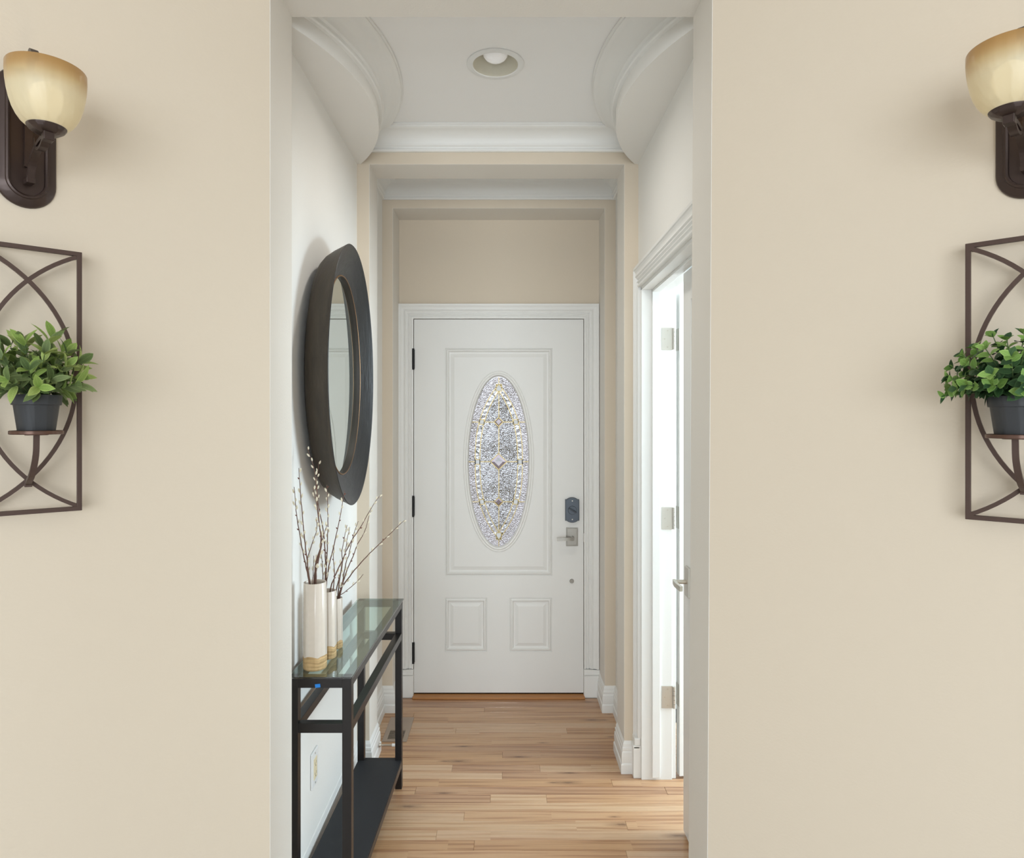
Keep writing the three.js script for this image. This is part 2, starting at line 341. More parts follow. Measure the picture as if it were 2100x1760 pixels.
const door1 = structGroup('door_1', 'white front door with an oval leaded window');
{
  const dF = D4 - 0.006, dB = D4 + 0.040;                        // front and back of the slab
  const rect = (x0, y0, x1, y1) => [[x0, y0], [x1, y0], [x1, y1], [x0, y1]];
  const pxr = (a, b, c, e) => [(a - VX) * dF / F, EYE + (VY - e) * dF / F, (c - VX) * dF / F, EYE + (VY - b) * dF / F];
  const big = pxr(913, 714, 1133, 1181), low = [pxr(912, 1226, 999, 1337), pxr(1045, 1226, 1132, 1337)];
  const EC = [(1022.5 - VX) * dF / F, EYE + (VY - 946.5) * dF / F], GX = 0.1640, GY = 0.4630;
  const path = (pts) => new THREE.Path(pts.map(([x, y]) => new THREE.Vector2(x, y)));
  const ell = (o, n = 96) => Array.from({ length: n }, (_, i) => { const t = i / n * 2 * Math.PI, c = Math.cos(t), s = Math.sin(t), nx = c / GX, ny = s / GY, l = Math.hypot(nx, ny); return [EC[0] + GX * c + o * nx / l, EC[1] + GY * s + o * ny / l]; });
  const face = (outer, holes) => { const s = new THREE.Shape(outer.map(([x, y]) => new THREE.Vector2(x, y))); holes.forEach((h) => s.holes.push(path(h))); return s; };
  // slab with the panel fields cut out, its oval opening going right through
  const front = prep(new THREE.ShapeGeometry(face(rect(FX0, 0.018, FX1, FY1), [rect(...big), ...low.map((l) => rect(...l))]), 8)); front.translate(0, 0, -dF);
  const back = prep(new THREE.ShapeGeometry(face(rect(FX0, 0.018, FX1, FY1), [ell(0.02)]), 8)); back.translate(0, 0, -dB);
  const rim = loft([rect(FX0, 0.018, FX1, FY1).map(([x, y]) => V(x, y, -dF)), rect(FX0, 0.018, FX1, FY1).map(([x, y]) => V(x, y, -dB))]);
  mesh('door_slab', [front, back, rim].map(boxUV), M.door, door1);
  // raised panel: rings inset from its edge, [inset, depth behind the face]
  const prof = [[0, 0], [0.0015, 0.0035], [0.004, 0.0045], [0.006, 0.0005], [0.011, -0.0035], [0.016, -0.004], [0.019, 0.002], [0.0225, 0.0055], [0.030, 0.006]];
  const ringsOf = (r, pr) => pr.map(([o, z]) => rect(r[0] + o, r[1] + o, r[2] - o, r[3] - o).map(([x, y]) => V(x, y, -(dF + z))));
  const B = 0.020;
  mesh('raised_panel', [loft(ringsOf(big, [...prof, [0.030 + B, 0.0]]), { crease: 0.2 }), (() => { const o = 0.030 + B, g = prep(new THREE.ShapeGeometry(face(rect(big[0] + o, big[1] + o, big[2] - o, big[3] - o), [ell(0.0275)]), 8)); g.translate(0, 0, -dF); return g; })()].map(boxUV), M.door, door1);
  for (const l of low) mesh('raised_panel', [loft(ringsOf(l, [...prof, [0.030 + 0.017, -0.001]]), { capLast: true, crease: 0.2 })].map(boxUV), M.door, door1);
  // oval moulding around the glass
  const win = new THREE.Group(); win.name = 'oval_window'; door1.add(win);
  const er = (o, z) => ell(o).map(([x, y]) => V(x, y, -(dF + z)));
  mesh('oval_frame', loft([er(0.0275, 0.001), er(0.0275, -0.003), er(0.025, -0.006), er(0.021, -0.007), er(0.017, -0.0055), er(0.015, -0.009), er(0.010, -0.0125), er(0.005, -0.0115), er(0.001, -0.006), er(-0.002, 0.004), er(-0.002, 0.014), er(0.02, 0.046)], { crease: 0.35 }), M.trim, win);
  // leaded glass: every piece its own solid, kept apart by brass cames
  const dG = dF + 0.010, k = dF / F;                              // k: metres for a pixel on the door
  const gp = (x, y) => [((930 + x / 4.4) - VX) * k, EYE + (VY - (740 + y / 4.4)) * k];
  const CY = 912, CX = 409;
  const outerW = (y) => { const t = Math.abs(y - CY) / 765; return 275 * Math.sqrt(Math.max(0, 1 - t * t)); };
  const mandW = (y) => { const t = Math.abs(y - CY) / 703; return t >= 1 ? 0 : 213 * (1 - Math.pow(t, 2.64)); };
  const innW = (y) => { const t = Math.abs(y - CY) / 640; return t >= 1 ? 0 : 171 * (1 - Math.pow(t, 2.52)); };
  const hammer = dataTex(256, 256, (x, y) => { const p = 256 / 9, v = 0.5 + 0.75 * periodic(x / 9, y / 9, p, 1.7) + 0.25 * periodic(x / 4, y / 4, 64, 6.2); return [v, v, v]; });
  const chip = dataTex(256, 256, (x, y) => { const p = 256 / 12; const a = periodic(x / 12, y / 12, p, 4.2), b = periodic(x / 6, y / 6, 256 / 6, 8.8); const v = 0.5 + 0.9 * Math.abs(a + 0.35 * b) - 0.3 * Math.abs(b); return [v, v, v]; });
  const water = dataTex(256, 256, (x, y) => { const w = 0.5 + 0.8 * periodic(x / 20, y / 20, 256 / 20, 2.4) + 0.3 * Math.abs(periodic(x / 9, y / 9, 256 / 9, 5.5)); return [w, w, w]; });
  const gm = (tex, rep, bump, col, rough = 0.03) => { tex.repeat.set(rep, rep); return phys({ color: col, transmission: 1, thickness: 0.004, ior: 1.5, roughness: rough, bumpMap: tex, bumpScale: bump }); };
  const mHam = gm(hammer, 5.5, 0.0065, S(252, 248, 250), 0.02), mChip = gm(chip, 4.5, 0.011, S(250, 251, 254), 0.02), mWat = gm(water, 4.5, 0.010, S(250, 252, 254), 0.02);
  const mJewel = phys({ color: new THREE.Color(0.96, 0.98, 1.0), transmission: 0.55, thickness: 0, roughness: 0.9 });
  const mBevel = phys({ color: S(182, 170, 176), transmission: 1, thickness: 0.006, ior: 1.52, roughness: 0.02 });
  function piece(pts, mat, name = 'glass_piece') {
    const s = new THREE.Shape(pts.map(([x, y]) => new THREE.Vector2(...gp(x, y))));
    const g = new THREE.ExtrudeGeometry(s, { depth: 0.004, bevelEnabled: false, curveSegments: 4 }); g.translate(0, 0, -dG - 0.002);
    mesh(name, boxUV(g), mat, win);
  }
  const cuts = [553, 912, 1275];
  const strip = (y0, y1, fi, fo, sgn, n = 14) => { const a = [], b = []; for (let i = 0; i <= n; i++) { const y = lerp(y0, y1, i / n); a.push([CX + sgn * fi(y), y]); b.push([CX + sgn * fo(y), y]); } return [...a, ...b.reverse()].filter((p, i, l) => i === 0 || Math.hypot(p[0] - l[i - 1][0], p[1] - l[i - 1][1]) > 0.5); };
  const ys = [148, ...cuts, 1676], g2 = 2.5;
  for (const sgn of [-1, 1]) for (let i = 0; i < 4; i++) {
    piece(strip(ys[i] + g2, ys[i + 1] - g2, (y) => Math.max(mandW(y) + 3, 3), (y) => outerW(y) + 3, sgn, 18), mHam);
    const yb0 = i === 0 ? 240 : cuts[i - 1] + 24, yb1 = i === 3 ? 1584 : cuts[i] - 24;
    piece(strip(yb0, yb1, (y) => Math.max(innW(y) + 3, 24), (y) => Math.max(mandW(y) - 3, 26), sgn), mWat);
    // centre fields, notched by the bevelled diamonds
    const c0 = i === 0 ? 276 : cuts[i - 1] + g2, c1 = i === 3 ? 1550 : cuts[i] - g2;
    const r = { 553: 45, 912: 76, 1275: 45 };
    const inner = (y) => { let m = 3; for (const c of cuts) m = Math.max(m, r[c] - Math.abs(y - c) + 3); return m; };
    piece(strip(c0, c1, (y) => Math.min(inner(y), Math.max(innW(y) - 3, 2)), (y) => Math.max(innW(y) - 3, 3), sgn, 24), mChip);
  }
  const jewel = (x, y, w, h) => piece([[x - w, y - h], [x + w, y - h], [x + w, y + h], [x - w, y + h]], mJewel, 'jewel');
  jewel(410, 243, 23, 29); jewel(408, 1585, 21, 29);
  for (const [y, h] of [[553, 20], [914, 20], [1275, 20]]) for (const s of [-1, 1]) jewel(CX + s * (mandW(y) + innW(y)) / 2, y, 19, h);
  for (const [c, q] of [[553, 41], [912, 72], [1275, 41]]) {      // bevelled diamonds: a raised flat with four sloping facets
    const dia = (w, z) => [[0, -w], [w, 0], [0, w], [-w, 0]].map(([x, y]) => { const [X, Y] = gp(CX - 2 + x, c + y); return V(X, Y, -(dG) + z); });
    mesh('bevelled_diamond', loft([dia(q, -0.003), dia(q, 0.001), dia(q * 0.55, 0.006)], { capFirst: true, capLast: true, crease: 0.1 }), mBevel, win);
  }
  // cames
  const line = (pts) => { const w = 0.0040; return bar(pts.map(([x, y]) => { const [X, Y] = gp(x, y); return V(X, Y, -dG + 0.0005); }), w, 0.0075, V(0, 0, 1).cross(V(gp(...pts[pts.length - 1])[0] - gp(...pts[0])[0], gp(...pts[pts.length - 1])[1] - gp(...pts[0])[1], 0)).normalize()); };
  const curveLine = (f, y0, y1, sgn, n = 40) => { const p = []; for (let i = 0; i <= n; i++) { const y = lerp(y0, y1, i / n); p.push([CX + sgn * f(y), y]); } return line(p); };
  const cm = [];
  for (const s of [-1, 1]) { cm.push(curveLine(mandW, 216, 1608, s), curveLine(innW, 276, 1548, s)); }
  for (const c of cuts) { const q = c === 912 ? 72 : 41, i0 = innW(c), m0 = mandW(c), o0 = outerW(c); for (const s of [-1, 1]) cm.push(line([[CX + s * o0, c], [CX + s * m0, c]]), line([[CX + s * i0, c], [CX + s * q, c]])); }
  cm.push(line([[CX, 148], [CX, 214]]), line([[CX, 276], [CX, 553 - 41]]), line([[CX, 553 + 41], [CX, 912 - 72]]), line([[CX, 912 + 72], [CX, 1275 - 41]]), line([[CX, 1275 + 41], [CX, 1552]]), line([[CX, 1612], [CX, 1676]]));
  for (const [c, q] of [[553, 42], [912, 74], [1275, 42]]) { const p = [[0, -q], [q, 0], [0, q], [-q, 0]].map(([x, y]) => [CX - 2 + x, c + y]); for (let i = 0; i < 4; i++) cm.push(line([p[i], p[(i + 1) % 4]])); }
  const boxLine = (x, y, w, h) => { for (const s of [-1, 1]) { cm.push(line([[x - w, y + s * h], [x + w, y + s * h]]), line([[x + s * w, y - h], [x + s * w, y + h]])); } };
  boxLine(410, 243, 25, 31); boxLine(408, 1585, 23, 31);
  for (const y of [553, 914, 1275]) for (const s of [-1, 1]) boxLine(CX + s * (mandW(y) + innW(y)) / 2, y, 21, 22);
  mesh('brass_came', cm, M.cames, win, 'thin brass strips between the glass pieces');
  // hinges, deadbolt, lever, viewer knob
  for (const py of [737, 1038, 1338]) { const y = EYE + (VY - py) * k, h = 0.052; mesh('hinge', [cyl(0.0065, 0.0065, h * 2, 12, [FX0 - 0.003, y, -(dF - 0.010)]), cyl(0.004, 0.0075, 0.006, 12, [FX0 - 0.003, y + h + 0.002, -(dF - 0.010)]), cyl(0.0075, 0.004, 0.006, 12, [FX0 - 0.003, y - h - 0.002, -(dF - 0.010)]), bx(FX0 - 0.004, FX0 + 0.004, y - h, y + h, dF - 0.005, dF + 0.004)], M.black, door1); }
  const bolt = new THREE.Group(); bolt.name = 'deadbolt'; door1.add(bolt);
  const [bxx, byy] = [(1173 - VX) * k, EYE + (VY - 1045.5) * k];
  const sh = (w, h, r) => { const s = new THREE.Shape(); s.moveTo(-w, -h); s.lineTo(-w, h); s.lineTo(-w * 0.82, h); s.quadraticCurveTo(-w * 0.5, h + r, 0, h + r); s.quadraticCurveTo(w * 0.5, h + r, w * 0.82, h); s.lineTo(w, h); s.lineTo(w, -h); s.lineTo(w * 0.82, -h); s.quadraticCurveTo(w * 0.5, -h - r, 0, -h - r); s.quadraticCurveTo(-w * 0.5, -h - r, -w * 0.82, -h); return s; };
  const plate = new THREE.ExtrudeGeometry(sh(0.0345, 0.054, 0.011), { depth: 0.016, bevelEnabled: true, bevelThickness: 0.004, bevelSize: 0.003, bevelSegments: 3, curveSegments: 10 }); plate.translate(bxx, byy, -dF);
  const boltM = std({ color: S(84, 90, 97), metalness: 0.7, roughness: 0.4 });
  mesh('bolt_plate', plate, boltM, bolt);
  mesh('screw', [0.050, -0.050].map((o) => cyl(0.004, 0.0032, 0.003, 10, [bxx, byy + o, -dF + 0.021], 'z')), M.nickel, bolt);
  const turn = new RoundedBoxGeometry(0.046, 0.0075, 0.018, 3, 0.0035); turn.rotateZ(-0.53); turn.translate(bxx + 0.001, byy, -dF + 0.030);
  mesh('thumb_turn', [turn, cyl(0.024, 0.022, 0.004, 24, [bxx, byy, -dF + 0.021], 'z')], boltM, bolt);
  const lever = new THREE.Group(); lever.name = 'lever_handle'; door1.add(lever);
  const lx = (1173 - VX) * k, ly = EYE + (VY - 1101) * k;
  mesh('rose_plate', [bx(lx - 0.032, lx + 0.032, ly - 0.050, ly + 0.050, dF - 0.006, dF, 0.002), bx(lx - 0.027, lx + 0.027, ly - 0.045, ly + 0.045, dF - 0.009, dF, 0.002)], M.pewter, lever);
  mesh('screw', [[-1, -1], [1, -1], [1, 1], [-1, 1]].map(([a, b]) => cyl(0.0035, 0.0035, 0.003, 10, [lx + a * 0.0225, ly + b * 0.040, -dF + 0.0095], 'z')), M.pewter, lever);
  mesh('lever', [cyl(0.011, 0.010, 0.05, 18, [lx, ly - 0.004, -dF + 0.030], 'z'), bar(curvePts([V(lx + 0.006, ly - 0.004, -dF + 0.052), V(lx - 0.03, ly - 0.003, -dF + 0.055), V(lx - 0.085, ly - 0.005, -dF + 0.053)], 10), 0.017, 0.009, V(0, 1, 0), 1.05)], M.pewter, lever);
  mesh('viewer_cap', [cyl(0.0125, 0.0105, 0.008, 20, [lx - 0.001, EYE + (VY - 1192) * k, -dF + 0.003], 'z'), cyl(0.006, 0.005, 0.010, 14, [lx - 0.001, EYE + (VY - 1192) * k, -dF + 0.005], 'z')], M.pewter, door1);
  mesh('weather_strip', [bx(FX0, FX1, 0.0125, 0.0185, dF + 0.002, dB, 0.001)], M.black, door1);
  mesh('strike_plate', [bx(FX1 + 0.0005, FX1 + 0.004, ly - 0.028, ly + 0.018, dF - 0.004, dF + 0.02)], M.nickel, door1);
}

// ------------------------------------------------------------------ study doorway: jamb, casing, two glazed leaves
{
  const trim = structGroup('trim_8', 'white casing and jamb of the study doorway on the right');
  const onRight = (p, q, h) => V(XR + 0.001 - h, q, -p);
  const prof = casingProfile(0.046, 0.024), leg = prof.map(([o, h]) => [o, h]);
  // far leg, head and near leg; the head is deeper than the legs
  const head = casingProfile(0.088, 0.024);
  const rowAt = (f) => leg.map(([o, h], j) => onRight(...f(o, head[j][0]), h));
  mesh('casing', loft([rowAt((o) => [DW1 + 0.002 + o, 0.165]), rowAt((o, q) => [DW1 + 0.002 + o, DH + 0.002 + q]), rowAt((o, q) => [DW0, DH + 0.002 + q])], { closed: false, crease: 0.4 }), M.trim, trim);
  mesh('plinth_block', [bx(XR - 0.030, XR + 0.001, 0, 0.135, DW1 - 0.001, DW1 + 0.0485, 0.0015), bx(XR - 0.026, XR, 0.135, 0.166, DW1, DW1 + 0.048, 0.004), bx(XR - 0.033, XR, 0.120, 0.136, DW1 - 0.001, DW1 + 0.0485, 0.006)], M.trim, trim);
  const JX1 = XR + 0.128;
  mesh('jamb', [bx(XR + 0.001, JX1, 0, DH, DW1 - 0.012, DW1 + 0.002, 0.001), bx(XR + 0.001, JX1, DH - 0.012, DH + 0.002, DW0, DW1, 0.001), bx(XR + 0.001, JX1, 0, DH, DW0 - 0.002, DW0 + 0.012, 0.001)], M.trim, trim);
  mesh('door_stop_strip', [bx(XR + 0.044, XR + 0.077, 0.012, DH - 0.012, DW1 - 0.022, DW1 - 0.011, 0.002), bx(XR + 0.044, XR + 0.077, DH - 0.022, DH - 0.011, DW0, DW1, 0.002)], M.trim, trim);
  mesh('casing', [bx(JX1 - 0.004, JX1 + 0.018, 0, DH + 0.07, DW1 - 0.004, DW1 + 0.07, 0.003), bx(JX1 - 0.004, JX1 + 0.018, DH - 0.004, DH + 0.07, DW0 - 0.07, DW1, 0.003)], M.trim, trim);
  // a glazed leaf: origin at its hinge edge on the floor, width along +x, thickness towards -z
  function leaf(name, w, label) {
    const g = structGroup(name, label), h = DH - 0.022, t = 0.036, st = 0.095;
    const b = (x0, x1, y0, y1, z0 = 0, z1 = t, r = 0.002) => { const q = new RoundedBoxGeometry(x1 - x0, y1 - y0, z1 - z0, 2, r); q.translate((x0 + x1) / 2, (y0 + y1) / 2, -(z0 + z1) / 2); return q; };
    mesh('stile', b(0, st, 0.010, h), M.trim, g); mesh('stile', b(w - st, w, 0.010, h), M.trim, g);
    mesh('rail', b(st, w - st, 0.010, 0.24), M.trim, g); mesh('rail', b(st, w - st, h - 0.11, h), M.trim, g);
    mesh('glass', b(st - 0.004, w - st + 0.004, 0.236, h - 0.106, t / 2 - 0.002, t / 2 + 0.002, 0.001), M.glass, g);
    mesh('glazing_bead', [b(st, st + 0.01, 0.24, h - 0.11, 0.008, t - 0.008), b(w - st - 0.01, w - st, 0.24, h - 0.11, 0.008, t - 0.008)], M.trim, g);
    return g;
  }
  const far = leaf('door_2', 0.385, 'white study door leaf standing open beyond its three hinges');
  far.position.set(0.727, 0, -2.765); far.rotation.y = 0.13;      // folded back into the study, a little past square
  const near = leaf('door_3', 0.575, 'closed white glazed study door leaf with a lever handle');
  near.position.set(0.6815, 0, -(DW0 + 0.013)); near.rotation.y = Math.PI / 2;
  // swing so that the leaf lies along d with its hall face at x = 0.645
  const lev = new THREE.Group(); lev.name = 'lever_handle'; near.add(lev);
  {
    const u = 0.505, y = 0.928;                                   // in the leaf's own axes: x along the leaf, -z... hall side is +z turned to -x
    const hallZ = -0.036;                                         // hall face of the leaf
    mesh('rose_plate', (() => { const q = new RoundedBoxGeometry(0.046, 0.105, 0.009, 3, 0.003); q.translate(u, y, hallZ - 0.0045); return q; })(), M.satin, lev);
    mesh('lever', [cyl(0.008, 0.0075, 0.046, 16, [u, y, hallZ - 0.030], 'z'), bar(curvePts([V(u + 0.006, y, hallZ - 0.050), V(u - 0.03, y - 0.002, hallZ - 0.053), V(u - 0.085, y - 0.004, hallZ - 0.048)], 8), 0.017, 0.010, V(0, 1, 0))], M.nickel, lev);
  }
  // hinges on the far jamb
  for (const py of [696, 1062, 1427]) {
    const y = EYE + (VY - py) * 2.77 / F, h = 0.0465, x0 = XR + 0.084, g = new THREE.Group(); g.name = 'hinge'; far.add(g);
    far.updateMatrix(); const inv = far.matrix.clone().invert();
    const put = (q) => { q = prep(q); q.applyMatrix4(inv); return q; };
    const kx = x0 + 0.047, kd = DW1 - 0.018;
    mesh('hinge_leaf', [put(bx(x0, kx, y - h, y + h, DW1 - 0.0145, DW1 - 0.0115, 0.0012))], M.satin, g);
    const l2 = new RoundedBoxGeometry(0.0018, h * 2, 0.036, 2, 0.0008); l2.translate(-0.0008, y, -0.018); mesh('hinge_leaf', prep(l2), M.satin, g);
    mesh('knuckle', [-2, -1, 0, 1, 2].map((i) => put(cyl(0.0062, 0.0062, h * 0.36, 12, [kx + 0.004, y + i * h * 0.39, -kd]))), M.satin, g);
    mesh('screw', [[0.012, 0.034], [0.024, 0], [0.012, -0.034]].map(([a, b]) => put(cyl(0.003, 0.003, 0.001, 10, [kx - 0.010 - a, y + b, -(DW1 - 0.0150)], 'z'))), M.nickel, g);
  }
}

// ------------------------------------------------------------------ rooms that close the place: study on the right, living room behind the camera
P('wall_study_right', [bx(3.2, 3.35, 0, 0.95, 1.7, 3.6), bx(3.2, 3.35, 2.37, 2.9, 1.7, 3.6), bx(3.2, 3.35, 0.95, 2.37, 1.7, 1.72), bx(3.2, 3.35, 0.95, 2.37, 2.92, 3.6)], 'study wall with its window', M.studyPaint);
P('wall_study_far', bx(XR + 0.125, 3.35, 0, 2.9, 3.45, 3.6), 'far wall of the study', M.studyPaint);
P('wall_study_near', bx(0.78, 3.35, 0, 2.9, 1.62, 1.72), 'near wall of the study', M.studyPaint);
struct('ceiling_study', boxUV(bx(XR, 3.35, 2.72, 2.9, 1.62, 3.6)), M.ceiling, 'ceiling of the study');
baseRun('baseboard_study', [[XR + 0.125, 3.45], [3.2, 3.45]], 0.015, 'white baseboard of the study', true);
P('wall_living_left', bx(-2.75, -2.6, 0, 2.9, -4.6, 0.0), 'left wall of the living room', M.lowBouncePaint);
P('wall_living_right', bx(2.55, 2.70, 0, 2.9, -4.6, 0.0), 'right wall of the living room', M.lowBouncePaint);
P('wall_living_back', [bx(-2.75, 2.70, 0, 0.5, -4.6, -4.4), bx(-2.75, 2.70, 2.5, 2.9, -4.6, -4.4), bx(-2.75, -2.25, 0.5, 2.5, -4.6, -4.4), bx(2.05, 2.70, 0.5, 2.5, -4.6, -4.4)], 'window wall of the living room', M.lowBouncePaint);
struct('ceiling_living', boxUV(bx(-2.75, 2.70, 2.74, 2.9, -4.6, 1.75)), M.ceiling, 'ceiling of the living room');
function windowUnit(name, x0, x1, y0, y1, d, label) {
  const g = structGroup(name, label), n = 3;
  mesh('window_frame', [bx(x0, x1, y0, y0 + 0.06, d - 0.04, d + 0.04), bx(x0, x1, y1 - 0.06, y1, d - 0.04, d + 0.04), ...Array.from({ length: n + 1 }, (_, i) => { const x = lerp(x0 + 0.03, x1 - 0.03, i / n); return bx(x - 0.03, x + 0.03, y0, y1, d - 0.04, d + 0.04); })], M.trim, g);
  for (let i = 0; i < n; i++) mesh('pane', bx(lerp(x0, x1, i / n) + 0.05, lerp(x0, x1, (i + 1) / n) - 0.05, y0 + 0.05, y1 - 0.05, d - 0.002, d + 0.002), M.glass, g);
}
windowUnit('window_1', -2.25, 2.05, 0.5, 2.5, -4.5, 'wide three-light window of the living room');
{
  const g = structGroup('window_2', 'study window');
  mesh('window_frame', [bx(3.24, 3.31, 0.95, 1.01, 1.72, 2.92), bx(3.24, 3.31, 2.31, 2.37, 1.72, 2.92), bx(3.24, 3.31, 0.95, 2.37, 1.72, 1.78), bx(3.24, 3.31, 0.95, 2.37, 2.86, 2.92), bx(3.24, 3.31, 1.64, 1.68, 1.72, 2.92)], M.trim, g);
  mesh('pane', bx(3.273, 3.277, 1.0, 2.33, 1.77, 2.87), M.glass, g);
}

// ------------------------------------------------------------------ recessed ceiling light
{
  const [cx, cd] = CAN;
  const t = thing('ceiling_light', 'round white recessed ceiling light in the middle of the tray ceiling', 'light', [cx, CEIL, -cd]);
  const lathe = (pts, n = 64) => prep(toCreasedNormals(new THREE.LatheGeometry(pts.map(([r, y]) => new THREE.Vector2(r, y)), n).toNonIndexed(), 0.6));
  mesh('trim_ring', lathe([[0.098, 0.0], [0.0985, -0.003], [0.097, -0.0045], [0.088, -0.0062], [0.0795, -0.0062], [0.0775, -0.004], [0.0775, 0.0]]), M.white, t);
  mesh('baffle', lathe([[0.0775, -0.004], [0.074, 0.03], [0.066, 0.075], [0.062, 0.11], [0.0, 0.11]]), std({ color: new THREE.Color(0.74, 0.70, 0.58), roughness: 0.55 }), t, 'cream tapered baffle');
  mesh('bulb', lathe([[0, 0.008], [0.012, 0.0085], [0.024, 0.0115], [0.034, 0.0175], [0.041, 0.027], [0.0445, 0.040], [0.043, 0.055], [0.030, 0.085], [0.020, 0.105], [0, 0.108]]), phys({ color: new THREE.Color(0.92, 0.92, 0.93), roughness: 0.35, emissive: new THREE.Color(1, 0.98, 0.95), emissiveIntensity: 0.12, clearcoat: 0.6, clearcoatRoughness: 0.1 }), t, 'frosted white bulb');
  // the lamp is lit: a wide soft cone leaves the can just below the bulb
  const lamp = new THREE.SpotLight(new THREE.Color(1.0, 0.965, 0.91), 1.55, 0, 82 * Math.PI / 180, 1, 2);
  lamp.name = 'ceiling_lamp'; lamp.position.set(cx, CEIL - 0.008, -cd); lamp.target.position.set(cx, 0, -cd); lamp.castShadow = true; lamp.shadow.radius = 3;
  scene.add(lamp, lamp.target);
  // the can above the ceiling plane
  mesh('housing', lathe([[0.0785, 0.0], [0.0785, 0.12], [0.0, 0.12]]), M.white, t);
}

// ------------------------------------------------------------------ oval mirror on the left wall
{
  const zc = 2.30, yc = 1.652;
  const t = thing('wall_mirror', 'large oval mirror in a wide dark dished metal frame hanging over the console table', 'mirror', [XL, yc, -zc]);
  const ring = (a, b, x, n = 120) => Array.from({ length: n }, (_, i) => { const q = i / n * 2 * Math.PI; return V(x - XL, b * Math.sin(q), a * Math.cos(q)); });
  const hide = dataTex(512, 512, (x, y) => { const v = 0.5 + 0.5 * periodic(x / 40, y / 40, 512 / 40, 3.3) + 0.22 * periodic(x / 12, y / 12, 512 / 12, 7.1) + 0.1 * periodic(x / 4, y / 4, 128, 1.2); return [v, v, v]; });
  const hideCol = dataTex(512, 512, (x, y) => { const v = 0.5 + 0.6 * periodic(x / 70, y / 70, 512 / 70, 5.3) + 0.3 * periodic(x / 16, y / 16, 32, 2.1); return [lerp(0.17, 0.25, v), lerp(0.17, 0.25, v), lerp(0.175, 0.245, v)]; }, true);
  const brown = dataTex(512, 512, (x, y) => { const v = 0.5 + 0.6 * periodic(x / 70, y / 70, 512 / 70, 8.3) + 0.3 * periodic(x / 16, y / 16, 32, 4.1); return [lerp(0.20, 0.29, v), lerp(0.175, 0.255, v), lerp(0.145, 0.21, v)]; }, true);
  for (const q of [hide, hideCol, brown]) q.repeat.set(4, 1);
  const inM = phys({ map: hideCol, metalness: 0.45, roughness: 0.36, bumpMap: hide, bumpScale: 0.0012 });
  const outM = phys({ map: brown, metalness: 0.25, roughness: 0.5, bumpMap: hide, bumpScale: 0.0012 });
  const oR = [[0.262, 0.352, -0.612], [0.296, 0.397, -0.606], [0.308, 0.412, -0.592], [0.320, 0.428, -0.567], [0.330, 0.441, -0.541], [0.3355, 0.4485, -0.526]].map((p) => ring(...p));
  mesh('frame_back', loft(oR, { crease: 1.0 }), outM, t, 'brown outer face of the frame');
  const iR = [[0.3355, 0.4485, -0.526], [0.334, 0.4465, -0.524], [0.330, 0.4405, -0.5265], [0.312, 0.417, -0.536], [0.290, 0.387, -0.547], [0.270, 0.360, -0.556], [0.258, 0.344, -0.5605]].map((p) => ring(...p));
  mesh('frame_face', loft(iR, { crease: 0.9 }), inM, t, 'blackened inner face of the frame');
  mesh('inner_rim', loft([[0.2585, 0.3445, -0.5600], [0.2578, 0.3436, -0.5582], [0.2562, 0.3416, -0.5578], [0.2550, 0.3400, -0.5590]].map((p) => ring(...p)), { crease: 0.6 }), std({ color: S(150, 116, 82), metalness: 0.8, roughness: 0.4 }), t, 'thin bronze rim');
  mesh('rebate', loft([[0.2550, 0.3400, -0.5590], [0.2525, 0.3370, -0.5720]].map((p) => ring(...p))), std({ color: S(52, 46, 40), roughness: 0.5 }), t);
  mesh('mirror_glass', loft([ring(0.2535, 0.3385, -0.5715), ring(0.2535, 0.3385, -0.576)], { capFirst: true, capLast: true, crease: 0.2 }), std({ color: S(214, 222, 217), metalness: 1, roughness: 0.015 }), t);
  mesh('backing', loft([ring(0.262, 0.352, -0.6115), ring(0.262, 0.352, -0.6180), ring(0.20, 0.27, -0.6180), ring(0.19, 0.26, XL + 0.0005)], { capFirst: true, capLast: true, crease: 0.3 }), M.dark, t);
}

